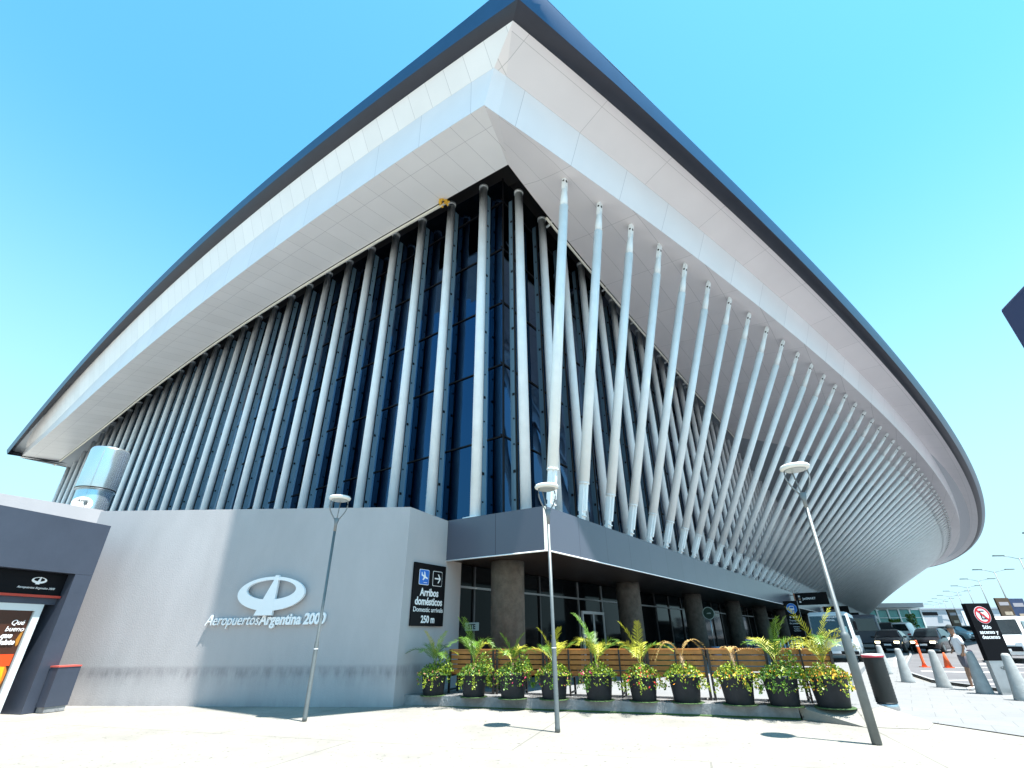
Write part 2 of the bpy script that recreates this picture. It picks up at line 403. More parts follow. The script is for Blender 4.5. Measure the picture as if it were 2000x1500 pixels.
lG = left_curve('G', K['G']); lL = left_curve('L', K['L']); lO = left_curve('O', K['O'])
smx = lambda d: (d-.7+sqrt((d-.7)**2+.04))/2+.7
lO = [(q[0], q[1], p[2]+smx(q[2]-p[2])) for p, q in zip(lL, lO)]
lO = slim(lL, lO, .22)

term = thing('terminal_building', 'huge airport terminal with sweeping white roof, slanted white struts and dark glass walls', 'building', tuple(C0))
def strip(name, ca, cb, mtl, swap=False, sub=3):
    mb = MB(); rows = []; us = []; vs = []; d = 0; prev = None
    for i, (p, q) in enumerate(zip(ca, cb)):
        P = W(*p); Q = W(*q)
        mid = (P+Q)/2
        if prev is not None: d += (mid-prev).length
        prev = mid; L = (P-Q).length
        if swap: u0 = -p[1]; u1 = -q[1]
        else: u0 = p[0]; u1 = q[0]
        rows.append([P.lerp(Q, j/sub) for j in range(sub+1)])
        us.append([u0+(u1-u0)*j/sub for j in range(sub+1)]); vs.append([L*j/sub for j in range(sub+1)])
    mb.grid(rows, us, vs, True); return mb
def tri(mb, pts): mb.poly([W(*K[p]) for p in pts], [(K[p][0], -K[p][1]) for p in pts])
a = strip('x', lI, lA, None, True); a.build('gable_soffit', m_soffit_l, term)
a = strip('x', rI, rA, None); tri(a, ('I', 'A1', 'A2')); a.build('inner_soffit', m_soffit, term)
a = strip('x', lA, lB, None, True, 1); b2 = strip('x', rA, rB, None, False, 1)
a.use(m_riser); tri(a, ('A1', 'A2', 'B2', 'B1')); a.build('gable_riser', m_riser, term); b2.build('eaves_riser', m_riser, term)
strip('x', lB, lG, None, True).build('gable_outer_soffit', m_soffit_l, term)
a = strip('x', rB, rG, None); tri(a, ('B1', 'B2', 'G')); a.build('outer_soffit', m_soffit, term)
def dip(c1, c2, d):                 # belly of the gutter, a little below the straight line
    return [((p[0]+q[0])/2, (p[1]+q[1])/2, (p[2]+q[2])/2-d) for p, q in zip(c1, c2)]
for c1, c2 in ((lG, lL), (rG, rL)):
    mb = MB(); mb.grid([[W(*p), W(*q), W(*r)] for p, q, r in zip(c1, dip(c1, c2, .10), c2)])
    mb.build('gutter', m_gutter, term)
def out_lip(c, d=.05): return [(p[0], p[1]+d, p[2]) for p in c]
for c1, c2 in ((lL, lO), (rL, rO)):
    mb = MB(); mb.grid([[W(*p), W(p[0]+(q[0]-p[0])*.5, p[1]+(q[1]-p[1])*.65, p[2]+(q[2]-p[2])*.5), W(*q)] for p, q in zip(c1, c2)])
    mb.build('roof_edge', m_roofband, term)
mb = MB()                            # roof sheet: arched across, closing the shell
rows = []
def arch(v):                        # the gable profile, carried along the whole roof
    for a_, b_ in zip(lO, lO[1:]):
        if -a_[1] <= v <= -b_[1]: return a_[2]+(b_[2]-a_[2])*(v+a_[1])/(a_[1]-b_[1])
    return lO[0][2] if v < -lO[0][1] else lO[-1][2]
rows.append([W(*lO[int(round(j*(len(lO)-1)/25))]) for j in range(26)])
for p in rO[3::3]+[rO[-1]]:
    vs_ = -p[1]; ve_ = -lO[-1][1]
    rows.append([W(p[0], -(vs_+(ve_-vs_)*j/25), p[2]+arch(vs_+(ve_-vs_)*j/25)-arch(vs_)) for j in range(26)])
mb.grid(rows); mb.build('roof_sheet', m_roof, term)
mb = MB()                            # end cap of the gable eaves
mb.poly([W(*c[-1]) for c in (lI, lA, lB, lG, lL, lO)]+[W(8, -63, lO[-1][2]+.2), W(8, -62, lI[-1][2])])
mb.build('roof_end', m_gutter, term)
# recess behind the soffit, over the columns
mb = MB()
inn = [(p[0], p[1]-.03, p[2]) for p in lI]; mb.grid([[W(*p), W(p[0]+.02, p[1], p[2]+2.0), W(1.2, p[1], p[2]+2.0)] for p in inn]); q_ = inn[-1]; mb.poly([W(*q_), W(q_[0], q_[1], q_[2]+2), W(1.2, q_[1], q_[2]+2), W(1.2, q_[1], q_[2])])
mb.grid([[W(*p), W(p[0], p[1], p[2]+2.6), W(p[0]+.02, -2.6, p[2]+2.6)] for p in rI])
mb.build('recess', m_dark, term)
def rail(c, i0, di, dz, r=.075): return [W(p[0]+di[0], p[1]+di[1], p[2]+dz) for p in c[i0:]]
MB().tube(rail(lI, 3, (.10, 0), -.06), .085, 6).build('soffit_trim', m_trim, term)
MB().tube(rail(rI, 3, (0, -.10), -.06)[:70], .07, 6).build('soffit_trim', m_trim, term)

# glass walls
mb = MB()
mb.poly([W(.7, -2.15, 5.16), W(.7, -65.2, 5.16), W(.7, -65.2, 23), W(.7, -2.15, 25)])
mb.build('gable_glass_wall', m_glass, term)
mb = MB(); mb.poly([W(.7, -2.15, 5.16), W(.7, -2.15, 25), W(226, -2.15, 25), W(226, -2.15, 5.16)])
mb.build('front_glass_wall', m_glass, term)
for z in (8.2, 11.3, 14.4, 17.5, 20.6):
    Rm = Matrix((U, V, Vector((0, 0, 1)))).transposed()
    MB().box(W(.67, -32, z), (.05, 59.6, .045), Rm).build('transom', m_black, term)
    MB().box(W(113, -2.12, z), (225, .05, .045), Rm).build('transom', m_black, term)
RM = Matrix((U, V, Vector((0, 0, 1)))).transposed()
MB().box(W(.64, -2.09, 14), (.06, .06, 17.6), RM).build('corner_mullion', m_black, term)
# columns and fins along both glass walls
def column_mesh(base, zb, zt, r=.195):
    mb = MB(); mb.tube([base+Vector((0, 0, zb)), base+Vector((0, 0, zt-.14))], r, 14)
    mb.tube([base+Vector((0, 0, zt-.14)), base+Vector((0, 0, zt))], r*1.16, 14)
    mb.box(base+Vector((0, 0, zb+.02)), (.62, .62, .04), RM); return mb
def fin_mesh(s, w, along_s, zb, zt):
    mb = MB().use(m_fin)
    h = zt-zb; c = W(s, w, (zb+zt)/2)
    if along_s: mb.box(c, (.30, .03, h), RM)
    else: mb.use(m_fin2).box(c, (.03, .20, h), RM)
    mb.use(m_black)
    n = int(h/1.03)
    off = -.17
    for k in range(n):
        z = zb+.6+k*1.03; big = (k % 3 == 1)
        p = W(s+(-.05 if along_s else 0), w+(0 if along_s else .05), z)
        e = .09 if big else .05
        mb.box(p, (e, .09, e*1.1) if along_s else (.09, e, e*1.1), RM)
    if along_s: mb.box(W(s-.15, w, (zb+zt)/2), (.035, .075, h), RM)
    else: mb.box(W(s, w+.15, (zb+zt)/2), (.075, .035, h), RM)
    return mb
for i in range(29):
    v = 2.9+2.19*i; zt = 21.22+.143*v-.0025*v*v
    column_mesh(W(.1, -v, 0), 5.15, zt).build('facade_column', m_column, term)
    fin_mesh(.50, -v, True, 5.2, zt-.3).build('glass_fin', m_fin, term)
far = MB(); farfin = MB()
for i in range(108):
    s = .93+2.08*i; zt = 20.95-.018*min(s, 45)
    if i < 71:
        column_mesh(W(s, -1.35, 0), 5.15, zt).build('facade_column', m_column, term)
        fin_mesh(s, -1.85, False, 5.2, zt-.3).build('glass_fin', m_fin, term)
    else: far.tube([W(s, -1.35, 5.15), W(s, -1.35, zt)], .22, 8)
o = far.build('distant_facade_column', m_column, term); o['kind'] = 'stuff'
# slanted struts
def soff(s):
    wa, za = cA(s); t = (w0(s)+.44)/(wa+.44); return zin(s)+(za-zin(s))*t
def strut_mesh(s, n=12):
    a = W(s, -.12, 5.3); b = W(s, w0(s), soff(s)-.10); d = (b-a); L = d.length; d.normalize()
    side = U; nrm = d.cross(side).normalized()
    Rr = Matrix((side, nrm, d)).transposed()
    mb = MB()
    mb.tube([a+d*1.15, a+d*(L-1.75)], [.19, .19], n)
    mb.tube([a+d*(L-1.76), a+d*(L-1.3), a+d*(L-.62)], [.165, .155, .105], n)
    mb.tube([a+d*1.13, a+d*1.17], .198, n)
    mb.box(a+d*.52, (.27, .12, 1.30), Rr)                 # bottom fork
    mb.box(a+d*.66, (.13, .30, .98), Rr)
    mb.box(a+d*.0, (.26, .24, .04), RM)
    mb.box(b-d*.40, (.235, .17, .78), Rr)                  # top plate with pin
    mb.box(b, (.40, .10, .03), RM)
    mb.use(m_black); 
    mb.mats.insert(0, m_white); mb.mi = [0 for _ in mb.mi]; mb.cur = 1
    mb.tube([b-d*.33-nrm*.10, b-d*.33+nrm*.10], .06, 8)
    mb.tube([b-d*.33-side*.13, b-d*.33+side*.13], .05, 8)
    return mb
fs = None
for i in range(109):
    s = .55+2.05*i
    if i < 100: strut_mesh(s, 14 if i < 12 else 10).build('strut', m_white, term)
    else:
        fs = fs or MB(); fs.tube([W(s, -.12, 5.3), W(s, w0(s), soff(s)-.1)], .18, 8)
o = fs.build('distant_strut', m_white, term); o['kind'] = 'stuff'

# podium: fascia, ledge, ceiling
ZL, ZB = 5.15, 3.84
mb = MB()
def wall(mb, p, q, zb, zt, u0=0):
    L = (Vector(q)-Vector(p)).length
    mb.poly([(p.x, p.y, zb), (q.x, q.y, zb), (q.x, q.y, zt), (p.x, p.y, zt)], [(u0, 0), (u0+L, 0), (u0+L, zt-zb), (u0, zt-zb)])
wall(mb, W(.07, 0, 0), W(226, 0, 0), ZB, ZL, .07)
mb.poly([W(.07, 0, ZL), W(226, 0, ZL), W(226, -2.14, ZL), W(.07, -2.14, ZL)])
mb.build('podium_fascia', m_fascia, term)
mb = MB(); wall(mb, W(-.02, -.07, 0), W(-.31, -3.76, 0), ZB, ZL, .3)
mb.poly([W(-.02, -.07, ZL), W(.07, -.07, ZL), W(.7, -2.14, ZL), W(.7, -3.9, ZL), W(-.31, -3.76, ZL)])
mb.build('side_fascia', m_fascia, term)
mb = MB(); wall(mb, W(.07, 0, 0), W(-.02, -.07, 0), ZB, ZL); mb.build('corner_trim', m_trim, term)
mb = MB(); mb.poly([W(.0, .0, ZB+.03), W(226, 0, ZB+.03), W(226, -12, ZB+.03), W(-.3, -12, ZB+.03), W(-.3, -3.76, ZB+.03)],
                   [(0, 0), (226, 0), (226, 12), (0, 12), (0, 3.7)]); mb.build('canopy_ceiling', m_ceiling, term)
mb = MB(); mb.tube([W(-.31, -3.76, ZB-.005), W(-.01, -.02, ZB-.005), W(.03, .012, ZB-.005), W(226, .012, ZB-.005)], .022, 6)
mb.build('fascia_drip_edge', m_signwhite, term)
for i in range(22):
    mb = MB(); c = W(1.4+9.85*i, -2.5, 0); n = 28
    mb.lathe([(.56, .0), (.56, 3.45), (.565, 3.46), (.565, ZB+.02)], (c.x, c.y, 0), n)
    o = mb.build('concrete_column', m_conc, term)
mb = MB()
mb.poly([W(-.28, -4.0, 0), W(226, -4.0, 0), W(226, -4.0, ZB), W(-.28, -4.0, ZB)])
mb.build('ground_floor_glazing', m_glass2, term)
m_alu = mat('aluminium_frame', (.22, .23, .24), .4, .6)
m_aludark = mat('dark_mullion', (.05, .05, .055), .4, .5)
MB().box(W(113, -3.96, 3.12), (225.6, .06, .07), RM).build('glazing_rail', m_alu, term)
ms = [x for x in (1.4, 3.2, 5.6, 8.85, 11.25, 13.6)] + [16+2.4*i for i in range(26)]
for s in ms:
    MB().box(W(s, -3.97, 1.9), (.08, .07, 3.85), RM).build('glazing_mullion', m_alu if s in (8.85, 11.25) else m_aludark, term)
def door(s):
    d = bpy.data.objects.new('entrance_door', None); C.objects.link(d); d.parent = term; d.location = W(s, -3.9, 0)-C0
    f = MB()
    for ds in (-1.05, 0, 1.05): f.box(W(s+ds, -3.88, 1.3), (.10, .08, 2.5), RM)
    f.box(W(s, -3.88, 2.55), (2.2, .09, .12), RM); f.box(W(s, -3.88, .12), (2.2, .08, .16), RM)
    f.build('door_frame', mat('door_frame_white', (.5, .53, .56), .4), d)
    for ds in (-.52, .52): MB().box(W(s+ds, -3.89, 1.35), (.92, .02, 2.3), RM).build('door_leaf', m_glass2, d)
    for ds in (-.12, .12): MB().tube([W(s+ds, -3.80, .95), W(s+ds, -3.80, 1.35)], .018, 6).build('door_handle', m_steel, d)
door(10.05)
# end walls of the podium and the hall so the building closes
mb = MB(); 
mb.poly([W(.7, -61.8, 0), W(226, -61.8, 0), W(226, -61.8, 20), W(.7, -61.8, 20)])
mb.poly([W(226, 0, 0), W(226, -61.8, 0), W(226, -61.8, 20), W(226, 0, 20)])
mb.build('rear_wall', mat('rear_cladding', (.4, .41, .43), .6), term)
# small leftover of yellow foam at the soffit corner
mb = MB()
for k in range(26):
    p = W(*lI[3])+Vector((R.uniform(-.25, .25), R.uniform(-.15, .15), R.uniform(-.32, .08))); q = R.uniform(.05, .11)
    mb.box(p, (q, q, q), Matrix.Rotation(R.uniform(0, 3), 3, Vector((R.random(), R.random(), 1)).normalized()))
o = mb.build('insulation_foam', mat('yellow_foam', (.75, .45, .05), .8), term)

# hooks at the tops of some right-hand columns
for i in (1, 4, 6, 9, 11, 14):
    s = .93+2.08*i; zt = 20.95-.018*s
    pts = [W(s, -1.35+.25+.45*sin(t), zt-.75+.55*(1-cos(t))) for t in [k*pi/2/6 for k in range(7)]]
    MB().tube(pts, .06, 8).build('column_hook', m_column, term)

# ------------------------------------------------------------------ stucco block on the left
WP = Vector((-3.24, 15.05, 0)); WD = Vector((.993, -.114, 0)).normalized(); WN = Vector((-WD.y, WD.x, 0)) * -1
SD = Vector((.99, 1.65, 0)).normalized(); SN = Vector((SD.y, -SD.x, 0))
blk = thing('stucco_annex', 'pale rough stucco annex wall below the columns, scuffed grey along its foot', 'wall', tuple(WP))
L_end = WP - WD*10.9
p1 = WP + SD*1.93
mb = MB()
ply = [WP, p1, W(.6, -3.9, 0), W(.6, -62, 0), W(-4, -66, 0), L_end+Vector((-9, 9, 0)), L_end]
mb.prism([(p.x, p.y) for p in ply], -.05, [5.24, 5.14, 5.14, 5.14, 5.14, 5.5, 5.52])
mb.build('front_wall', m_stucco, blk)
e2 = Vector((-19.5, 12.2, 0))
mb = MB(); mb.prism([(L_end.x, L_end.y), (L_end.x-.1, L_end.y+1.2), (e2.x-1, e2.y+1.6), (e2.x, e2.y)], 0, [5.56, 5.56, 6.05, 6.05])
mb.build('side_wall', m_stucco, blk)
# logo
lg = thing('wall_logo', 'large raised white oval emblem with obelisk and lettering on the stucco wall', 'sign', tuple(WP-WD*4.06+Vector((0, 0, 2.8))))
def WM(a, z, off=.0): return frame(WP+WD*(a+.08)+WN*off+Vector((0, 0, z)), WD, WN)
M = WM(-4.06, 0, .10)
def logo_parts(M, sc_, parent, mtl, t):
    e = 1.05*sc_
    outer = circ(e, 48, 0, 0, .465*sc_); inner = circ(.775*sc_, 48, -.01*sc_, .105*sc_, .27*sc_)
    flat('emblem_ring', outer, M, t, mtl, parent, inner)
    flat('emblem_obelisk', [(-.40*sc_, -.585*sc_), (.165*sc_, -.585*sc_), (.155*sc_, .50*sc_), (.04*sc_, .50*sc_), (.015*sc_, .36*sc_)], M, t+.004, mtl, parent)
M2 = M.copy(); M2.translation = M.translation+Vector((0, 0, 2.80))
logo_parts(M2, 1.0, lg, mat('logo_white', (.82, .84, .87), .4), .09)
text('lettering', 'Aeropuertos', .40, WM(-4.32, 1.98, .06), mat('logo_white', None), lg, 0.002, .035, .25, 'RIGHT', .80)
text('lettering', 'Argentina 2000', .40, WM(-4.30, 1.98, .06), mat('logo_white', None), lg, 0.014, .035, .12, 'LEFT', .80)

# arrivals sign on the angled face
ar = thing('arrivals_sign', 'tall black arrivals direction sign with white text and blue plane icon on stucco wall', 'sign', tuple(WP+SD*1.09+Vector((0, 0, 1.9))))
def SMx(a, z, off): return frame(WP+SD*a+SN*off+Vector((0, 0, z)), SD, SN)
flat('panel', [(.34, 1.9), (1.83, 1.9), (1.85, 3.64), (.34, 3.64)], SMx(0, 0, .02), .05, m_sign, ar)
f0 = .075
def rr(x0, y0, x1, y1, r=.04, n=4):
    out = []
    for cx, cy, a0 in ((x1-r, y1-r, 0), (x0+r, y1-r, 90), (x0+r, y0+r, 180), (x1-r, y0+r, 270)):
        for k in range(n+1):
            t = radians(a0+90*k/n); out.append((cx+r*cos(t), cy+r*sin(t)))
    return out
flat('icon_border', rr(.56, 3.02, 1.02, 3.46), SMx(0, 0, f0), .004, m_signwhite, ar)
flat('plane_icon_field', rr(.575, 3.035, 1.005, 3.445), SMx(0, 0, f0+.005), .004, m_blue, ar)
flat('icon_border', rr(1.2, 3.02, 1.66, 3.46), SMx(0, 0, f0), .004, m_signwhite, ar)
flat('arrow_icon_field', rr(1.215, 3.035, 1.645, 3.445), SMx(0, 0, f0+.005), .004, m_sign, ar)
Mi = SMx(.79, 3.27, f0+.010) @ Matrix.Rotation(radians(-18), 4, 'Z')
flat('plane_icon', [(-.16, .06), (-.13, .06), (-.10, .015), (-.02, .012), (-.06, .12), (-.02, .12), (.06, .012), (.15, .01), (.18, -.015), (.15, -.035), (.06, -.035), (.0, -.13), (-.04, -.13), (-.02, -.035), (-.13, -.03)], Mi, .004, m_signwhite, ar)
flat('plane_icon', [(-.02, -.17), (.14, -.17), (.14, -.155), (-.02, -.155)], SMx(.79, 3.25, f0+.010), .004, m_signwhite, ar)
Ma = SMx(1.43, 3.24, f0+.010)
flat('arrow_icon', [(-.14, -.02), (.10, -.02), (.10, .02), (-.14, .02)], Ma, .004, m_signwhite, ar)
flat('arrow_icon', [(.0, .13), (.05, .13), (.15, 0), (.05, -.13), (0, -.13), (.095, 0)], Ma, .0055, m_signwhite, ar)
for s_, z_, sz_, b_ in (('Arribos', 2.72, .30, .008), ('domésticos', 2.47, .30, .008), ('Domestic arrivals', 2.28, .185, .001), ('250 m', 1.99, .27, .008)):
    text('lettering', s_, sz_, SMx(1.09, z_, f0), m_signwhite, ar, b_, .003, sx=.92 if sz_ > .2 else 1.05)

# ------------------------------------------------------------------ kiosk at the left edge
KP = Vector((-12.28, 14.79, 0)); KD = Vector((-.29, -.957, 0)).normalized(); KN = Vector((.957, -.29, 0)).normalized()
RK = Matrix((KD, KN, Vector((0, 0, 1)))).transposed()
def KW(a, n, z): return KP+KD*a+KN*n+Vector((0, 0, z))
m_kiosk = mat('kiosk_cladding', (.065, .08, .115), .42, .35, noise=.12, nscale=1.5, bump=.1, bscale=8)
kk = thing('kiosk', 'grey-blue metal clad kiosk at the left edge with poster doorway and red strip', 'kiosk', tuple(KP))
MB().box(KW(4.0, -1.5, 3.995), (8.0, 3.0, 1.41), RK).build('roof_beam', m_kiosk, kk)
MB().box(KW(.23, -1.5, 1.64), (.46, 3.0, 3.29), RK).build('side_pier', m_kiosk, kk)
MB().box(KW(4.2, -2.2, 1.64), (7.4, 1.4, 3.28), RK).build('rear_wall', m_kiosk, kk)
MB().box(KW(4.22, -.42, 3.0), (7.5, .3, .56), RK).build('sign_panel', m_sign, kk)
MB().box(KW(4.22, -.36, 2.69), (7.5, .3, .055), RK).build('red_strip', mat('red_strip', (.45, .05, .03), .5), kk)
MB().box(KW(4.22, -.45, 2.58), (7.5, .26, .16), RK).build('lintel', m_kiosk, kk)
def KM(a, z, n): return frame(KW(a, n, z), -KD, KN)
m_kwhite = mat('poster_frame_paint', (.62, .68, .70), .35)
kf = MB(); kf.box(KW(.80, -.38, 1.25), (.16, .10, 2.5), RK); kf.box(KW(4.0, -.38, 2.42), (6.24, .10, .17), RK); kf.box(KW(4.0, -.38, .06), (6.24, .10, .12), RK)
kf.build('poster_frame', m_kwhite, kk)
pm = mat('poster_brown', (.06, .022, .012), .3)
MB().box(KW(3.9, -.40, 1.22), (6.0, .04, 2.24), RK).build('poster', pm, kk)
def kshape(nm, pts, col, off=.0): flat(nm, [(min(p[0]+.48, -.93), p[1]+.05) for p in pts], KM(0, 0, -.375+off), .003, mat('poster_'+nm, col, .4), kk)
# x runs to the viewer's right, a = -x
kshape('magenta_bar', [(-1.36, 2.12), (-1.08, 2.12), (-1.10, 2.04), (-1.38, 2.04)], (.55, .01, .22))
kshape('orange_tab', [(-1.09, 2.12), (-1.01, 2.12), (-1.03, 2.04), (-1.11, 2.04)], (.85, .25, .03))
kshape('orange_field', [(-4.5, .13), (-1.0, .13), (-1.0, .9), (-1.6, 1.25), (-2.2, 1.2), (-4.5, 1.3)], (.55, .16, .015))
kshape('red_shape', [(-3.2, 1.02), (-1.28, 1.02), (-1.22, 1.28), (-3.0, 1.28)], (.85, .07, .01), .004)
kshape('yellow_shape', [(-1.62, .68), (-1.46, .68), (-1.5, 1.0), (-1.68, 1.02)], (.9, .42, .01), .008)
kshape('ochre_shape', [(-1.45, 1.45), (-1.28, 1.5), (-1.2, 1.7), (-1.3, 1.85), (-1.45, 1.8), (-1.5, 1.6)], (.40, .17, .02))
kshape('brown_shape', [(-1.55, .13), (-1.35, .13), (-1.15, .85), (-1.40, .72)], (.10, .05, .01), .006)
for s_, z_, x_, b_ in (('Qué', 1.98, -1.22, 0), ('bueno', 1.83, -1.17, 0), ('que', 1.68, -1.38, .006), ('viniste', 1.53, -1.27, .006)):
    text('lettering', s_, .165, frame(KW(-x_-.23, -.362, z_+.02), -KD, KN), m_signwhite, kk, b_, .003, .25, 'RIGHT')
Ms = frame(KW(1.12, -.255, 3.07), -KD, KN)
logo_parts(Ms, .17, kk, m_signwhite, .01)
text('lettering', 'Aeropuertos Argentina 2000', .075, frame(KW(1.12, -.25, 2.86), -KD, KN), m_signwhite, kk, 0, .003, .2)
bx = thing('planter_box', 'dark grey box bench with red top beside the kiosk pier', 'box', tuple(KW(-.1, .3, 0)))
MB().box(KW(-.08, .18, .56), (.56, .30, .88), RK).build('body', m_kiosk, bx)
MB().box(KW(-.08, .18, 1.02), (.58, .32, .035), RK).build('top', mat('red_top', (.5, .09, .07), .5), bx)
MB().box(KW(-.08, .18, .06), (.50, .27, .12), RK).build('base', m_kerb, bx)

# water tank and dish on the annex roof
tk = thing('water_tank', 'shiny steel water tank in two stacked drums on the annex roof', 'tank', (-19.1, 21.9, 5.3))
mt = mat('tank_steel', (.62, .70, .74), .22, .85)
r_ = ray(196, 935); c = (r_[0]/r_[1]*21.95, 21.95)
MB().lathe([(.66, 5.9), (.68, 5.95), (.68, 7.75), (.66, 7.8)], (*c, 0), 36).build('lower_drum', mt, tk)
MB().lathe([(.76, 7.8), (.77, 7.85), (.77, 9.7), (.73, 9.8), (.2, 9.9)], (*c, 0), 36).build('upper_drum', mt, tk)
MB().lathe([(.765, 0), (.785, .03), (.765, .06)], (*c, 7.82), 36).build('seam_ring', m_black, tk)
mb = MB()
for k in range(5): mb.tube([(c[0]+.5*cos(k*1.256), c[1]+.5*sin(k*1.256), 5.2), (c[0]+.5*cos(k*1.256), c[1]+.5*sin(k*1.256), 5.95)], .06, 6)
mb.build('support_leg', m_galv, tk)
MB().tube([(c[0]+.3, c[1]-.74, 9.6), (c[0]+.35, c[1]-.78, 5.4)], .006, 5).build('cable', m_galv, tk)
r_ = ray(160, 984); t_ = 18.6/r_[1]; dc = Vector((r_[0]*t_, 18.6, EYE+r_[2]*t_))
ds = thing('satellite_dish', 'white satellite dish with dark lettering in front of the steel tank', 'dish', (dc.x, dc.y, 5.4))
dn = (Vector((0, 0, 2.2))-dc).normalized(); dn = (dn+Vector((.15, -.2, .55))).normalized()
dx = dn.cross(Vector((0, 0, 1))).normalized()*-1; DM = frame(dc, dx, dn) @ Matrix.Scale(.74, 4)
mb = MB(); N = 28; rows = []
for i in range(7):
    r = .43*i/6; rows.append([DM @ Vector((r*cos(2*pi*k/N), r*.9*sin(2*pi*k/N), .28*(r*r)-.02)) for k in range(N+1)])
mb.grid(rows); mb.tube([DM @ Vector((.43*cos(2*pi*k/N), .387*sin(2*pi*k/N), .032)) for k in range(N+1)], .012, 5)
mb.build('reflector', mat('dish_white', (.75, .76, .76), .45), ds)
text('lettering', 'DIRECTV', .17, DM @ Matrix.Translation((-.03, .12, .012)), m_sign, ds, .003, .003)
MB().tube([DM @ Vector((0, -.37, .0)), DM @ Vector((.12, -.42, .35)), DM @ Vector((.14, -.2, .5))], .02, 6).build('feed_arm', m_signwhite, ds)
MB().box(DM @ Vector((.14, -.2, .5)), (.09, .09, .14)).build('feed_horn', m_galv, ds)
MB().tube([dc+Vector((0, .1, 0)), (dc.x, dc.y+.15, 5.3)], .035, 6).build('mast', m_galv, ds)

# ------------------------------------------------------------------ ground
mb = MB()                                       # one sheet to the horizon, climbing slightly along the road
xs = [-2500, -400, -120, -40, -20, 0, 20, 60, 120, 250, 500, 2500]; ys = [-2500, -300, -40, 0, 10, 20, 30, 40, 50, 60, 66.9, 90, 150, 300, 800, 2500]
mb.grid([[(x, y, gz(x, y)-.012) for y in ys] for x in xs], sm=False)
tag(mb.build('ground', m_pave), kind='structure')
def sheet(name, pts2, mtl, dz, kind='structure'):
    mb = MB(); mb.grid([[ (p[0], p[1], gz(*p)+dz), (q[0], q[1], gz(*q)+dz)] for p, q in pts2], sm=False); return tag(mb.build(name, mtl), kind=kind)
edge = [(13.9, -30), (14.0, 4), (14.3, 12), (14.6, 17), (15.0, 20), (16.6, 23.5), (19.5, 27.5), (25.3, 35), (37.6, 52), (48.5, 66.9), (150, 207), (300, 412)]
dirs = [(60, 0)]*5+[(60, -3)]*2+[(60, -20)]+[(80, -50)]*4
rowsr = []
for (x, y), (dx, dy) in zip(edge, dirs): rowsr.append((x, y))
def split(p, d, n=8): return [(p[0]+d[0]*k/n, p[1]+d[1]*k/n) for k in range(n+1)]
mb = MB(); mb.grid([[(q[0], q[1], gz(*q)+.004) for q in split((x, y), (120, 0), 10)] for x, y in edge], sm=False)
tag(mb.build('road', m_road), kind='structure')
# pale tiled sidewalk between forecourt and road
sw = [((9.0, 9.0), (13.75, 9.0)), ((8.2, 11.9), (13.9, 11.9)), ((9.3, 15.3), (14.2, 15.3)), ((11.0, 18.2), (14.5, 18.2)), ((12.4, 20), (14.7, 20)), ((14.4, 23.5), (16.3, 23.5)), ((17.2, 27.5), (19.2, 27.5)), ((22.5, 35), (25.0, 35)), ((35.0, 52), (37.3, 52)), ((46.0, 66.9), (48.2, 66.9))]
sheet('sidewalk', sw, m_side, .004)
tag(MB().grid([[(p[0], p[1], gz(*p)+.09), (p[0]+.14, p[1], gz(*p)+.09), (p[0]+.15, p[1], gz(*p)-.01)] for p in [(x-.16, y) for x, y in edge[1:10]]], sm=False).build('kerb', m_kerb), kind='structure')
# painted road markings
def mark(pts, wdt):
    mb = MB(); L = []; 
    for i, p in enumerate(pts):
        a = Vector(pts[max(i-1, 0)]); b = Vector(pts[min(i+1, len(pts)-1)]); d = (b-a).normalized(); n = Vector((-d.y, d.x))*wdt/2
        L.append([(p[0]+n.x, p[1]+n.y, gz(p[0], p[1])+.009), (p[0]-n.x, p[1]-n.y, gz(p[0], p[1])+.009)])
    mb.grid(L, sm=False); return mb
mk = [([(15.2, 19.2), (18, 19.0), (24, 18.6), (32, 18.0)], .18), ([(15.6, 20.6), (20, 20.6), (27, 20.4), (36, 19.8)], .14),
      ([(17.8, 24.4), (19.5, 23.6), (22, 23.0)], .5), ([(20.5, 26), (26, 25.4), (34, 24.6)], .14), ([(26, 31.5), (33, 29.5), (44, 26)], .14),
      ([(23, 28.2), (25, 27.4)], .7), ([(18.5, 27), (23.5, 34), (36.5, 51.5)], .13), ([(33, 40), (45, 35.5), (60, 30)], .14)]
for pts, wd_ in mk: tag(mark(pts, wd_).build('road_marking', m_mark), kind='structure')
# raised planter terrace
pl = [(-3.32, 15.5), (6.0, 12.18), (7.2, 11.72), (7.75, 12.1), (8.0, 12.9), (9.6, 16.2), (11.5, 19.2), (24, 36.5), (33, 49), (28, 60), (-3, 18)]
mb = MB(); mb.use(m_side); mb.poly([(x, y, .225+0*gz(x, y)) for x, y in pl]); mb.use(m_kerb)
for i in (0, 3, 4, 5, 6, 7):
    p, q = pl[i], pl[i+1]; n = 12 if i == 0 else 1
    for k in range(n):
        a = (p[0]+(q[0]-p[0])*k/n, p[1]+(q[1]-p[1])*k/n); b = (p[0]+(q[0]-p[0])*(k+1)/n, p[1]+(q[1]-p[1])*(k+1)/n)
        mb.poly([(a[0], a[1], -.05), (b[0], b[1], -.05), (b[0], b[1], .225), (a[0], a[1], .225)])
tag(mb.build('terrace', m_side), kind='structure')
mb = MB(); mb.grid([[(6.0, 12.18, .223), (6.03, 12.15, -.005)], [(6.6, 11.95, .223), (6.7, 11.2, -.005)], [(7.2, 11.72, .223), (7.7, 10.9, -.005)], [(7.75, 12.1, .223), (8.35, 11.6, -.005)], [(8.0, 12.9, .223), (8.1, 12.9, -.005)]], sm=False)
tag(mb.build('ramp', m_pave), kind='structure')
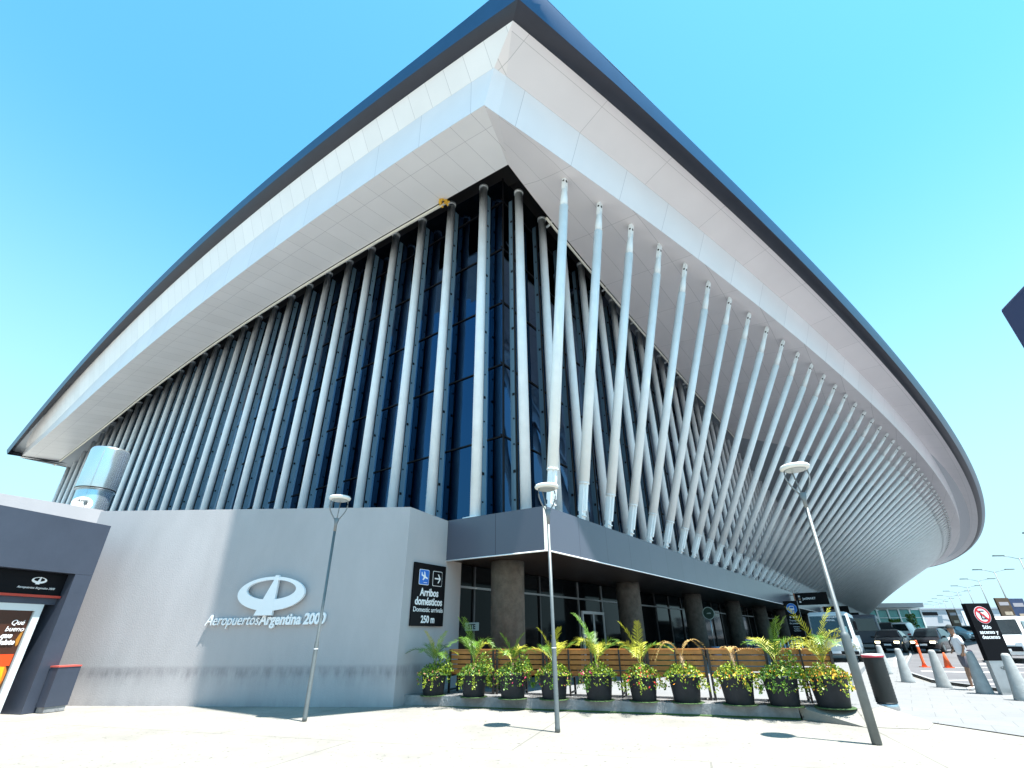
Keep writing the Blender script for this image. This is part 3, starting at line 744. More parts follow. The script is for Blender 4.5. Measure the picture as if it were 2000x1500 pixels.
tag(MB().tube([(-3.3, 15.52, .0), (6.0, 12.17, .0)], .025, 5).build('gutter_line', m_grass), kind='structure')
TZ = .225

# ------------------------------------------------------------------ planters with palms
def leafcloud(mb, c, rx, rz, n, rnd, size=.06, hang=0.0, mats=None, sector=None):
    for k in range(n):
        t = rnd.uniform(0, 2*pi) if sector is None else rnd.uniform(*sector)
        r = rx*sqrt(rnd.random()); h = rz*(1-(r/rx)**2)*rnd.uniform(.1, 1.1)
        z = h
        if r > rx*.8 and rnd.random() < hang: z = -rnd.uniform(0, .24)
        p = Vector((c[0]+r*cos(t), c[1]+r*sin(t), c[2]+z))
        a = Vector((rnd.uniform(-1, 1), rnd.uniform(-1, 1), rnd.uniform(-.3, 1))).normalized(); b = a.orthogonal().normalized()
        b = (Matrix.Rotation(rnd.uniform(0, 6.3), 3, a) @ b); s = size*rnd.uniform(.6, 1.3)
        c2 = a.cross(b)
        if mats: mb.use(rnd.choice(mats))
        mb.poly([p-b*s*.5, p+c2*s*.32, p+b*s*.6, p-c2*s*.32])
def frond(mb, base, az, L, rise, droop, rnd, width=.20, n=26):
    """a feather palm leaf: arching rib with leaflets on both sides"""
    h = Vector((cos(az), sin(az), 0)); pts = []
    for i in range(n+1):
        t = i/n; pts.append(base + h*(L*(t*cos(rise)+.28*t*t)) + Vector((0, 0, L*(t*sin(rise)-droop*t*t*t*1.0))))
    for i in range(0, n, 1):
        p = pts[i]; q = pts[i+1]; d = (q-p).normalized(); t = i/n
        side = d.cross(Vector((0, 0, 1))).normalized(); upv = side.cross(d)
        mb.poly([p-side*.008, q-side*.006, q+side*.006, p+side*.008])
        if t < .18: continue
        ln = width*(.55+.9*sin(pi*min(1, (t-.1)*1.0)))*(1.05-t*.45)
        for sg in (-1, 1):
            dirv = (side*sg*.8 + d*.75 + upv*rnd.uniform(.0, .35) - Vector((0, 0, rnd.uniform(0, .25)))).normalized()
            e = p+dirv*ln*rnd.uniform(.8, 1.15); w_ = d*.011
            md = p+dirv*ln*.5+upv*.012
            mb.poly([p-w_*.6, md-w_, md+w_, p+w_*.6]); mb.poly([md-w_, e, md+w_])
PX = [846, 925, 1002, 1083, 1171, 1259, 1343, 1447, 1535, 1635]
PP = [(-2.22, 15.23), (-1.09, 14.76), (-.07, 14.31), (.96, 14.05), (2.03, 13.75), (3.04, 13.42), (3.96, 13.12), (4.98, 12.66), (5.81, 12.32), (6.67, 11.98)]
desc = [
 ('black planter with feathery palm, red-tinged leaves, next to the stucco wall', 'green', [m_salmon], .35, (.95, 6)),
 ('black planter with bright green shrub right of a tall upright palm', 'green', [m_salmon], .2, (1.05, 6)),
 ('black planter with small drooping palm in front of the concrete column', 'green', [m_salmon, m_magenta], .5, (.85, 6)),
 ('black planter with yellowing palm directly behind the middle lamp post', 'mix', [m_salmon, m_magenta], .4, (.9, 6)),
 ('black planter with the fullest palm and magenta flowers at its left rim', 'mix', [m_magenta], .6, (1.05, 9)),
 ('black planter with bright red flowers and dry vines trailing over its front', 'mix', [m_red], .8, (1.0, 7)),
 ('black planter with dry brown arching palm fronds over small yellow flowers', 'dry', [m_yellow], .5, (.95, 5)),
 ('black planter with nearly dead palm stump and mixed yellow flowers', 'dead', [m_yellow], .7, (.55, 4)),
 ('black planter with wide green palm and trailing vine on its right side', 'green', [m_yellow], .25, (1.0, 7)),
 ('black planter covered in orange-yellow flowers, last one before the litter bin', 'mix', [m_yellow], 2.2, (1.05, 10))]
for i, ((x, y), (lab, kind_, fl, amt, (PL, nf))) in enumerate(zip(PP, desc)):
    rnd = random.Random(100+i)
    t = thing('potted_palm', lab, 'planter', (x, y, TZ), 0, 'potted palms along the terrace')
    s_ = (.93, .95, 1.0, 1.0, 1.0, .95, 1.0, 1.02, 1.0, 1.05)[i]
    pr = [(.31, 0), (.33, .02), (.40, .50), (.43, .53), (.43, .58), (.40, .58), (.385, .54), (.05, .52)]
    MB().lathe([(r*s_*.88, z*s_*.98) for r, z in pr], (x, y, TZ), 26, True).build('pot', m_pot, t)
    MB().lathe([(.38*s_, 0), (.37*s_, .012)], (x, y, TZ-.004), 20).build('moss_ring', m_grass, t)
    zt = TZ+.52*s_
    tr = MB(); hh = {'dead': .45, 'dry': .40}.get(kind_, .26)
    tr.tube([(x, y, zt-.05), (x+.01, y, zt+hh*.5), (x, y+.01, zt+hh)], [.06, .05, .03], 8)
    if kind_ in ('dry', 'dead'):
        for k in range(40):
            a_ = rnd.uniform(0, 6.3); z_ = zt+rnd.uniform(.05, hh); tr.poly([(x+.04*cos(a_), y+.04*sin(a_), z_), (x+.09*cos(a_+.2), y+.09*sin(a_+.2), z_+.09), (x+.04*cos(a_+.4), y+.04*sin(a_+.4), z_+.02)])
    tr.build('trunk', mat('palm_trunk', (.28, .19, .11), .9, noise=.4, nscale=20), t)
    fr = MB(); base = Vector((x, y, zt+hh*.9)); a0 = rnd.uniform(0, 6.28)
    PL *= (.9, 1.12, .85, .95, 1.15, 1.0, 1, 1, 1.0, 1.1)[i]
    for k in range(nf):
        if kind_ == 'dry': fr.use(m_leafdry)
        elif kind_ == 'dead': fr.use(m_leafdry)
        elif kind_ == 'mix': fr.use(m_leaf2 if rnd.random() < .6 else m_leaf)
        else: fr.use(m_leaf if rnd.random() < .6 else m_leaf2)
        az_ = a0+k*2*pi/nf+rnd.uniform(-.3, .3)
        if kind_ == 'dry': frond(fr, base, (0.0, 3.0, 3.35, .35, 2.5)[k % 5], PL*rnd.uniform(.95, 1.25), radians(66), 1.0, rnd, .10)
        elif kind_ == 'dead': frond(fr, base, (0.1, 2.9, 1.5, .4)[k % 4], PL*(.6 if k else 1.3), radians(30 if k == 0 else 70), .5, rnd, .09, 16)
        else: frond(fr, base, az_, PL*1.12*rnd.uniform(.75, 1.0), radians(rnd.uniform(52, 78)), rnd.uniform(.38, .68), rnd, .22)
    if kind_ in ('green', 'mix'):
        for k in range(2): frond(fr, base, rnd.uniform(0, 6), PL*1.1, radians(82), .12, rnd, .16)
    fr.build('fronds', m_leaf, t)
    fo = MB()
    leafcloud(fo, (x, y, zt), .47, .27, 1000, rnd, .055, .35, [m_ground_leaf, m_ground_leaf2, m_ground_leaf] if i < 3 or i in (8,) else [m_ground_leaf, m_ground_leaf2, m_ground_leaf2])
    side = {0: 1, 1: 1, 2: 1, 8: 1}.get(i)
    if side: leafcloud(fo, (x+.27, y-.05, zt+.08), .26, .46, 330, rnd, .06, 0, [m_ground_leaf, m_ground_leaf2])
    for k in range(5):               # trailing vines
        a_ = rnd.uniform(0, 6.28); px_, py_ = x+.42*cos(a_), y+.42*sin(a_)
        for q in range(16): leafcloud(fo, (px_+.12*cos(a_)*q/16, py_+.12*sin(a_)*q/16, zt-.05-.30*q/16*rnd.uniform(.6, 1)), .05, .02, 2, rnd, .05)
    fo.build('foliage', m_ground_leaf, t)
    fb = MB()
    sec = None if i not in (4,) else (2.6, 4.3)
    leafcloud(fb, (x, y-.03, zt+.02), .49, .17, int(150*amt), rnd, .055, .5, fl+([mat('flower_amber', (.85, .32, .03), .5)] if fl[0] is m_yellow else []), sec)
    fb.build('flowers', fl[0], t)

# ------------------------------------------------------------------ slatted high-back benches behind the planters
pd = Vector((PP[-1][0]-PP[0][0], PP[-1][1]-PP[0][1], 0)).normalized(); pn = Vector((-pd.y, pd.x, 0))
RB = Matrix((pd, pn, Vector((0, 0, 1)))).transposed()
def bench(o, L):
    c = Vector((0, 0, 0))
    def P(a, b, z): return pd*a+pn*b+Vector((0, 0, z))
    b_ = MB()
    for k in range(5): b_.box(P(L/2, .02+.018*k, .97-.118*k+.02), (L-.02, .032, .092), RB)
    b_.box(P(L/2, .03, 1.055), (L, .075, .028), RB)
    b_.build('backrest', m_wood, o, False)
    s_ = MB()
    for k in range(4): s_.box(P(L/2, .16+.11*k, .46), (L-.02, .095, .03), RB)
    s_.build('seat', m_wood, o, False)
    for a in (.04, L/2, L-.04):
        l_ = MB(); wd2 = .05 if a == L/2 else .075
        l_.box(P(a, -.02, .53), (wd2*.7, .05, 1.06), RB); l_.box(P(a, .52, .23), (.05, .05, .46), RB); l_.box(P(a, .25, .42), (.045, .55, .04), RB); l_.box(P(a, .25, .08), (.04, .55, .035), RB)
        l_.build('leg', m_wooddark, o, False)
bl = ['next to the stucco wall', 'in front of the first concrete column', 'behind the middle lamp post', 'behind the planter with magenta flowers', 'behind the planter with red flowers', 'between the dry palms', 'at the right end beside the litter bin']
start = Vector((PP[0][0], PP[0][1], TZ))+pn*.62+pd*.12
Ls = [1.42, 1.42, 1.30, 1.32, 1.42, 1.36, 1.30]; acc = 0
for i, L in enumerate(Ls):
    p = start+pd*acc+pn*(.02 if i % 2 else 0)
    t = thing('slatted_bench', 'wooden slatted high-back bench with dark legs '+bl[i], 'bench', tuple(p), 0, 'slatted benches behind the planters')
    bench(t, L); acc += L+(.02 if i != 5 else .04)

# ------------------------------------------------------------------ the three lamp posts
def lamp(x, y, H, lab, tilt_, collar=0, off=(-.08, 0)):
    t = thing('lamp_post', lab, 'street lamp', (x, y, 0), 0, 'slim lamp posts on the forecourt')
    c = Vector((x, y, 0))
    pr = [(.052, 0), (.052, .06), (.047, .08), (.047, 1.52), (.036, 1.56), (.034, H-.85)] if not collar else [(.075, 0), (.075, 1.55), (.06, 1.6), (.040, 1.62), (.036, H-.85)]
    MB().lathe(pr, (x, y, 0), 16).build('pole', m_galv, t)
    m_yoke = mat('lamp_yoke', (.22, .22, .22), .5, .3)
    nk = MB(); nk.lathe([(.035, H-.88), (.04, H-.70), (.075, H-.55)], (x, y, 0), 12); nk.build('neck', m_yoke, t)
    hd = Vector((cos(tilt_), sin(tilt_), 0)); pr_ = Vector((-hd.y, hd.x, 0))
    top = c+Vector((0, 0, H-.03))
    for sg in (-1, 1):
        pts = [c+Vector((0, 0, H-.60))+hd*sg*.03]
        for k in range(1, 9):
            a = k/8; pts.append(c+Vector((0, 0, H-.60+.52*a))+hd*sg*(.03+.20*sin(a*pi*.62)))
        MB().tube(pts, .016, 7).build('arm', m_yoke, t)
    MB().tube([c+Vector((0, 0, H-.60))+pr_*.03, c+Vector((0, 0, H-.35))+pr_*.10, c+Vector((0, 0, H-.07))+pr_*.2], .014, 7).build('arm', m_yoke, t)
    hs_ = MB(); hs_.lathe([(.02, -.028), (.24, -.03), (.275, -.012), (.285, .02), (.26, .055), (.14, .085), (.01, .092)], tuple(top), 32)
    hs_.build('lamp_head', mat('lamp_white', (.78, .78, .76), .35), t)
    MB().lathe([(.19, -.052), (.205, -.03)], tuple(top), 28).build('lens', mat('lamp_lens', (.35, .38, .38), .2), t)
    st = MB(); st.lathe([(.050, 1.38), (.050, 1.395)], (x, y, 0), 16)
    st.build('sticker', m_signwhite, t)
lamp(-4.67, 12.74, 4.95, 'slim grey lamp post before the stucco wall, crossing the lettering', .2)
lamp(.79, 11.05, 4.72, 'slim grey lamp post at the building corner, in front of the planters', .5)
lamp(5.86, 9.59, 4.66, 'slim grey lamp post with thicker lower pole, right of the others by the bin', -.2, 1)

# ------------------------------------------------------------------ litter bin, bollards, cones
x, y = 8.72, 13.42
t = thing('litter_bin', 'tall black ribbed litter bin with red and white lid at the terrace end', 'bin', (x, y, 0))
pr = [(.215, .14)]+[(.215+.006*(k % 2), .14+.03*k) for k in range(32)]
MB().lathe(pr, (x, y, 0), 28).build('body', mat('bin_mesh', (.02, .022, .022), .5, .2, noise=.3, nscale=30), t)
MB().lathe([(.22, 0), (.22, .10), (.19, .14)], (x, y, 0), 24).build('base', m_steel, t)
MB().lathe([(.226, 1.06), (.235, 1.08), (.235, 1.105)], (x, y, 0), 28).build('red_band', mat('bin_red', (.35, .03, .05), .4), t)
MB().lathe([(.228, 1.105), (.22, 1.13), (.05, 1.14)], (x, y, 0), 28).build('lid', m_signwhite, t)
bset = [(14.1, 20.16, 'between the litter bin and the tall black totem'), (13.87, 18.25, 'just left of the walking person'), (13.59, 16.42, 'in front of the walking person'), (13.15, 14.75, 'right of the steel totem base, nearest the camera'),
        (15.6, 23.4, 'half hidden behind the litter bin, below the minibus')]
bol = None
for i, (x, y, d_) in enumerate(bset):
    z = gz(x, y)
    if bol is None:
        bol = thing('bollard', 'tapered pale concrete bollard '+d_, 'bollard', (x, y, z), 0, 'concrete bollards along the kerb')
        MB().lathe([(.205, 0), (.21, .02), (.195, .10), (.10, 1.0), (.085, 1.05), (.05, 1.07)], (0, 0, 0), 24).build('body', m_bollard, bol, False)
    else: dup(bol, (x, y, z), 0, 'tapered pale concrete bollard '+d_)
def cone(x, y, lab, h=.62, post=False):
    z = gz(x, y); t = thing('traffic_cone', lab, 'cone', (x, y, z), 0, 'orange traffic cones')
    if post:
        MB().lathe([(.11, .03), (.06, .2), (.055, h), (.04, h+.03)], (x, y, z), 16).build('body', m_orange, t)
        MB().lathe([(.035, h+.03), (.06, h+.1), (.03, h+.14)], (x, y, z), 12).build('top', m_orange, t)
    else:
        MB().lathe([(.16, .03), (.035, h), (.02, h+.01)], (x, y, z), 16).build('body', m_orange, t)
    MB().lathe([(.122, h*.32), (.108, h*.42)] if not post else [(.0595, h*.86), (.058, h*.93)], (x, y, z), 16).build('reflective_band', m_signwhite, t)
    MB().box((x, y, z+.015), (.32, .32, .03)).build('foot', m_orange, t)
g_ = ground_at((1848, 1290), 26); cone(g_[0], g_[1], 'small orange traffic cone on the asphalt beside the second bollard')
g_ = ground_at((1800, 1285), 26.5); cone(g_[0], g_[1], 'tall orange delineator post behind the second bollard', 1.0, True)
g_ = ground_at((1966, 1290), 19.5); cone(g_[0], g_[1], 'tall orange delineator post beside the right-most bollard', 1.0, True)

# ------------------------------------------------------------------ black drop-off totem
TX, TY = 13.72, 15.99
t = thing('totem_sign', 'tall black totem with no-parking symbol and white text on a steel base', 'sign', (TX+.32, TY, 0))
tn = Vector((.0, -1, 0)); tx = Vector((1, 0, 0))
MB().box((TX+.32, TY+.07, .42), (.66, .13, .84)).build('base', m_steel, t)
MB().box((TX+.34, TY+.07, 1.595), (.72, .15, 1.51)).build('panel', m_sign, t)
def TM(a, z, off=0): return frame((TX+.34+a, TY-.008-off, z), tx, tn)
flat('prohibition_ring', circ(.235, 40), TM(.02, 2.03), .003, m_signwhite, t)
flat('prohibition_ring', circ(.225, 40), TM(.02, 2.03, .003), .003, mat('sign_red', (.55, .02, .03), .4), t, circ(.178, 40))
for pts in ([(-.07, -.12), (-.035, -.12), (-.035, .12), (-.07, .12)], [(-.04, .09), (.08, .09), (.08, .12), (-.04, .12)], [(-.04, -.015), (.06, -.015), (.06, .015), (-.04, .015)], [(-.04, -.12), (.08, -.12), (.08, -.09), (-.04, -.09)]):
    flat('letter_e', pts, TM(.02, 2.03, .004), .002, m_sign, t)
flat('prohibition_bar', [(-.16, .12), (-.12, .16), (.16, -.12), (.12, -.16)], TM(.02, 2.03, .007), .002, mat('sign_red', None), t)
for s_, z_ in (('Sólo', 1.66), ('ascenso y', 1.53), ('descenso', 1.40)): text('lettering', s_, .14, TM(0, z_, .0), m_signwhite, t, .003, .002)
Mq = TM(0, .66, .002); logo_parts(Mq @ Matrix.Translation((0, 0, -.008)), .09, t, m_galv, .006)

# ------------------------------------------------------------------ person
def skin(name, verts, edges, rads, material, parent, sub=2, flat_=1.0):
    me = bpy.data.meshes.new(name); me.from_pydata(verts, edges, []); me.update()
    o = bpy.data.objects.new(name, me); C.objects.link(o)
    sk = o.modifiers.new('s', 'SKIN'); 
    lay = me.skin_vertices[0] if me.skin_vertices else None
    if lay is None:
        bpy.context.view_layer.update(); lay = me.skin_vertices[0]
    for i, r in enumerate(rads): lay.data[i].radius = r if hasattr(r, '__len__') else (r, r)
    lay.data[0].use_root = True
    sb = o.modifiers.new('u', 'SUBSURF'); sb.levels = sub; sb.render_levels = sub
    bpy.context.view_layer.update()
    m2 = bpy.data.meshes.new_from_object(o.evaluated_get(bpy.context.evaluated_depsgraph_get()))
    bpy.data.objects.remove(o)
    m2.materials.clear(); m2.materials.append(material)
    for p in m2.polygons: p.use_smooth = True
    n = bpy.data.objects.new(name, m2); C.objects.link(n); n.parent = parent
    return n
g_ = (14.12, 17.35)
pr_ = thing('person', 'person in white t-shirt, dark cap and grey shorts, walking left with shoulder bag', 'person', (g_[0], g_[1], 0), radians(168))
m_skin = mat('skin', (.30, .16, .10), .5)
# local axes: +x forward, +y to the left
bv = [(0, 0, .95), (0, 0, 1.12), (.01, 0, 1.30), (.02, 0, 1.44), (.035, 0, 1.52), (.05, 0, 1.60), (.06, 0, 1.70), (.055, 0, 1.76),
      (0, .10, .90), (.10, .10, .50), (.12, .10, .10), (.20, .10, .04), (.27, .105, .03),
      (0, -.10, .90), (-.04, -.10, .50), (-.16, -.10, .13), (-.12, -.10, .045), (-.05, -.105, .03),
      (.02, .17, 1.43), (.0, .23, 1.18), (.10, .22, .96), (.14, .21, .90),
      (.02, -.17, 1.43), (.03, -.23, 1.18), (.16, -.20, 1.02), (.20, -.18, .98)]
be = [(0, 1), (1, 2), (2, 3), (3, 4), (4, 5), (5, 6), (6, 7), (0, 8), (8, 9), (9, 10), (10, 11), (11, 12), (0, 13), (13, 14), (14, 15), (15, 16), (16, 17), (3, 18), (18, 19), (19, 20), (20, 21), (3, 22), (22, 23), (23, 24), (24, 25)]
br_ = [.13, .115, .13, .10, .05, .085, .10, .05, .085, .055, .036, .04, .03, .085, .055, .036, .04, .03, .05, .040, .028, .022, .05, .040, .028, .022]
body = skin('body', bv, be, br_, m_skin, pr_)
hm = MB()                            # hands: palm and five fingers
fo_ = MB()
skin('t_shirt', [(0, 0, .90), (0, 0, 1.10), (.01, 0, 1.30), (.02, 0, 1.44), (.03, 0, 1.49), (.02, .18, 1.425), (.0, .235, 1.22), (.02, -.18, 1.425), (.03, -.235, 1.22)],
     [(0, 1), (1, 2), (2, 3), (3, 4), (3, 5), (5, 6), (3, 7), (7, 8)], [(.165, .185), (.15, .165), (.155, .165), (.115, .13), .065, .075, .068, .075, .068], mat('shirt_white', (.74, .74, .78), .8), pr_)
skin('shorts', [(0, 0, 1.0), (0, 0, .93), (0, .10, .86), (.075, .10, .58), (0, -.10, .86), (-.03, -.10, .58)], [(0, 1), (1, 2), (2, 3), (1, 4), (4, 5)], [.14, .155, .115, .095, .115, .095], mat('shorts_grey', (.13, .12, .15), .85), pr_)
cp = MB(); rows = []
for i in range(6):
    a = i/5*pi/2; rows.append([(.062+.108*cos(a)*cos(2*pi*k/16), .098*cos(a)*sin(2*pi*k/16), 1.70+.105*sin(a)) for k in range(17)])
cp.grid(rows); cp.poly([(.15, -.07, 1.705), (.26, -.045, 1.69), (.27, 0, 1.695), (.26, .045, 1.69), (.15, .07, 1.705)]); cp.poly([(.15, .07, 1.700), (.26, .045, 1.685), (.27, 0, 1.69), (.26, -.045, 1.685), (.15, -.07, 1.700)])
cp.build('cap', mat('cap_dark', (.02, .03, .035), .8), pr_, False)
skin('bag', [(-.13, .15, 1.10), (-.15, .16, 1.02), (-.14, .15, .94)], [(0, 1), (1, 2)], [(.035, .07), (.045, .09), (.035, .07)], mat('bag_dark', (.05, .04, .07), .8), pr_)
MB().tube([(-.12, .15, 1.15), (-.05, .12, 1.44), (.05, -.02, 1.515), (.17, -.12, 1.30), (.12, -.19, 1.10)], .016, 6).build('bag_strap', m_black, pr_, False)
for x_, y_, z_, r_ in ((.12, .10, .02, 0), (-.14, -.10, .03, 0)):
    skin('shoe', [(x_-.03, y_, z_+.05), (x_+.08, y_, z_+.035), (x_+.17, y_, z_+.02)], [(0, 1), (1, 2)], [.052, .048, .036], mat('shoe_white', (.72, .72, .72), .6), pr_)

# ------------------------------------------------------------------ vehicles
def ring(x, hw, hwt, zb, zk, zt):
    return [(x, -hw*.94, zb), (x, -hw, zb+.18), (x, -hw, zk*.78), (x, -hw*.985, zk), (x, -hwt, zt-.05), (x, -hwt*.86, zt), (x, hwt*.86, zt), (x, hwt, zt-.05), (x, hw*.985, zk), (x, hw, zk*.78), (x, hw, zb+.18), (x, hw*.94, zb)]
def vehicle(name, lab, cat, pos, rz, paint, st, wheels, wr, windows, extras, group=None):
    """st: stations (x, halfwidth, halfwidth_top, zbottom, zbelt, ztop); x grows towards the front"""
    t = thing(name, lab, cat, pos, rz, group)
    mb = MB(); rows = [ring(*s) for s in st]
    rows = [r+[r[0]] for r in rows]
    mb.grid(rows); mb.poly(rows[0][:-1]); mb.poly(rows[-1][:-1][::-1])
    mb.build('body', paint, t, False, .02)
    for nm, quads in windows:
        for q in quads:
            a = MB(); a.poly(q); a.poly(q[::-1]); c_ = a.build(nm, m_carglass, t, False); sol = c_.modifiers.new('s', 'SOLIDIFY'); sol.thickness = .012
    for wx in wheels:
        for sg in (-1, 1):
            y_ = sg*(st[len(st)//2][1]-.09)
            wh = bpy.data.objects.new('wheel', None); C.objects.link(wh); wh.parent = t; wh.location = (wx, y_, wr)
            m1 = MB(); m1.tube([(0, -.11, 0), (0, -.085, 0), (0, .085, 0), (0, .11, 0)], [wr*.9, wr, wr, wr*.9], 20); m1.build('tyre', m_tyre, wh, False)
            m1 = MB(); m1.tube([(0, -.118, 0), (0, .118, 0)], wr*.6, 14); m1.build('rim', m_galv, wh, False)
    for nm, boxes, mt_ in extras:
        for c_, s_ in boxes:
            MB().box(c_, s_).build(nm, mt_, t, False, .01)
    return t
def sedan(name, lab, pos, rz, paint, H=1.45, lit=True, suv=False, group='cars waiting at the drop-off'):
    L = 2.1; b = .24
    zk = .92 if not suv else 1.05
    st = [(-L, .70, .66, .38, .72, .80), (-L+.12, .84, .78, b, .86, .95), (-1.5, .88, .74, b, zk, zk+.10), (-.95, .89, .62, b, zk, H-.06), (-.1, .89, .62, b, zk, H), (.45, .89, .62, b, zk, H-.04), (1.15, .88, .78, b, zk-.02, zk+.05), (L-.22, .84, .70, b, .74, .82), (L-.04, .76, .64, .30, .60, .66), (L, .66, .58, .36, .54, .58)]
    if suv: st = [(-L, .76, .62, .38, zk, H-.25), (-L+.15, .88, .66, b, zk, H-.08), (-1.3, .9, .68, b, zk, H), (-.2, .9, .68, b, zk, H), (.35, .9, .66, b, zk, H-.06), (1.05, .9, .80, b, zk, zk+.08), (L-.15, .88, .74, b, .86, .96), (L, .8, .68, .32, .7, .8)]
    zt = H-.07
    x1, x2 = (.52, 1.12) if not suv else (.40, 1.0)
    wind = [('windscreen', [[(x1+.03, -.57, zt), (x1+.03, .57, zt), (x2+.05, .74, zk+.07), (x2+.05, -.74, zk+.07)]])]
    sw_ = []
    for sg in (-1, 1):
        xr = -1.4 if not suv else -1.75
        sw_.append([(x1-.05, sg*.665, zt-.05), (x2-.25, sg*.86, zk+.03), (xr, sg*.86, zk+.03), (xr+.5, sg*.665, zt-.05)])
    wind.append(('side_window', sw_))
    wind.append(('rear_window', [[(-1.0 if not suv else -L-.0, -.55, zt-.08), (-1.0 if not suv else -L-.0, .55, zt-.08), (-1.55 if not suv else -L-.01, .68, zk+.08), (-1.55 if not suv else -L-.01, -.68, zk+.08)]]))
    zl = .66 if not suv else .8
    ex = [('headlight', [((L-.05, -.56, zl), (.14, .30, .13)), ((L-.05, .56, zl), (.14, .30, .13))], m_light if lit else m_signwhite),
          ('grille', [((L-.01, 0, zl-.02), (.06, .78, .10)), ((L+.01, 0, zl-.28), (.06, 1.1, .12))], m_black),
          ('number_plate', [((L+.04, 0, zl-.16), (.02, .42, .11))], m_signwhite),
          ('mirror', [((.75, -.98, zk+.06), (.14, .2, .13)), ((.75, .98, zk+.06), (.14, .2, .13))], paint),
          ('tail_light', [((-L, -.62, .82), (.08, .28, .14)), ((-L, .62, .82), (.08, .28, .14))], mat('tail_red', (.4, .01, .01), .3))]
    return vehicle(name, lab, 'car', pos, rz, paint, st, (-1.3, 1.3), .32, wind, ex, group)
paint_dark = mat('paint_dark_grey', (.035, .037, .045), .25, .5, coat=.6)
paint_black = mat('paint_black', (.010, .010, .014), .22, .3, coat=.6)
paint_white = mat('paint_white', (.72, .72, .72), .3, coat=.4)
paint_cream = mat('paint_bus_white', (.62, .66, .68), .4, noise=.06)
paint_beige = mat('paint_silver', (.5, .49, .46), .3, .6)
HD = math.atan2(-U.y, -U.x)          # traffic comes towards us along the facade
p = ground_at((1744, 1260), 40); sedan('parked_car', 'dark grey car with lit headlights facing us beside the minibus', p, HD-.12, paint_dark)
p = ground_at((1826, 1265), 39); sedan('parked_car', 'black car with roof rails and lit headlights left of the walking person', p, HD-.30, paint_black, 1.55)
p = ground_at((1772, 1240), 56); sedan('parked_car', 'white four-wheel drive seen from behind between the two dark cars', p, HD+pi-.2, paint_white, 1.9, False, True)
p = ground_at((1735, 1240), 56); sedan('parked_car', 'dark tall car with roof rack behind the dark grey car', p, HD, mat('paint_teal', (.06, .12, .13), .3, .4), 1.95, False, True)
p = ground_at((1862, 1240), 60); sedan('parked_car', 'pale blue car far off behind the walking person', p, HD+.9, mat('paint_pale_blue', (.35, .5, .55), .3, .3), 1.5, False)
p = ground_at((1897, 1245), 66); sedan('parked_car', 'silver beige car far off, left of the black totem', p, HD+1.2, paint_beige, 1.5, False)
p = ground_at((1720, 1240), 74); sedan('parked_car', 'dark car deep in the shade under the canopy signs', p, HD, paint_black, 1.6, False)
# white van on the right
p = ground_at((1985, 1270), 30); H = 2.15
st = [(-2.6, .85, .78, .35, 1.15, H-.1), (-2.5, .93, .80, .28, 1.2, H), (.8, .94, .80, .28, 1.2, H), (1.2, .94, .76, .28, 1.2, H-.1), (2.0, .93, .80, .28, 1.15, 1.28), (2.6, .86, .76, .3, .9, .98), (2.72, .76, .7, .36, .74, .8)]
wins = [('windscreen', [[(1.28, -.68, H-.16), (1.28, .68, H-.16), (2.04, .8, 1.31), (2.04, -.8, 1.31)]]), ('side_window', [[(1.1, sg*.83, H-.25), (1.8, sg*.91, 1.3), (.1, sg*.93, 1.25), (.1, sg*.83, H-.25)] for sg in (-1, 1)])]
ex = [('headlight', [((2.66, -.58, .8), (.14, .28, .22)), ((2.66, .58, .8), (.14, .28, .22))], m_signwhite), ('grille', [((2.73, 0, .62), (.05, 1.3, .22))], m_black), ('number_plate', [((2.78, 0, .56), (.02, .42, .12))], m_signwhite), ('mirror', [((1.75, -1.05, 1.35), (.16, .2, .28)), ((1.75, 1.05, 1.35), (.16, .2, .28))], m_black)]
vehicle('white_van', 'white van facing us at the right edge behind the black totem', 'van', p, HD-.25, paint_white, st, (-1.7, 1.8), .36, wins, ex)
# white minibus under the canopy edge
p = ground_at((1646, 1283), 31.5); H = 2.42
st = [(-2.9, .98, .90, .45, 1.25, H-.1), (-2.8, 1.04, .96, .35, 1.25, H), (2.3, 1.04, .96, .35, 1.15, H+.03), (2.62, 1.03, .92, .35, 1.1, H-.1), (2.95, .99, .93, .38, 1.0, 1.12), (3.0, .94, .9, .45, .85, .95)]
wins = [('windscreen', [[(2.66, -.86, H-.18), (2.66, .86, H-.18), (2.98, .90, 1.14), (2.98, -.90, 1.14)]]),
        ('side_window', [[(x_, sg*.965, H-.24), (x_+.8, sg*.965, H-.24), (x_+.8, sg*1.045, 1.28), (x_, sg*1.045, 1.28)] for sg in (-1, 1) for x_ in (-2.5, -1.6, -.7, .2, 1.35)])]
ex = [('headlight', [((2.97, -.72, .78), (.08, .22, .2)), ((2.97, .72, .78), (.08, .22, .2))], m_signwhite), ('bumper', [((2.98, 0, .48), (.14, 2.0, .16))], m_black),
      ('mirror', [((2.8, -1.18, 1.75), (.08, .14, .42)), ((2.8, 1.18, 1.75), (.08, .14, .42))], m_black), ('paper_note', [((2.90, .60, 1.52), (.02, .34, .36))], mat('paper_teal', (.3, .55, .6), .6)),
      ('wiper', [((2.99, .2, 1.25), (.02, 1.1, .02))], m_black), ('number_plate', [((3.06, 0, .5), (.02, .42, .12))], m_signwhite)]
mbus = vehicle('minibus', 'white minibus with large windscreen facing us behind the last planters', 'bus', p, HD+.02, paint_cream, st, (-1.9, 1.95), .38, wins, ex)
Rz = Matrix.Translation(p) @ Matrix.Rotation(HD+.02, 4, 'Z')
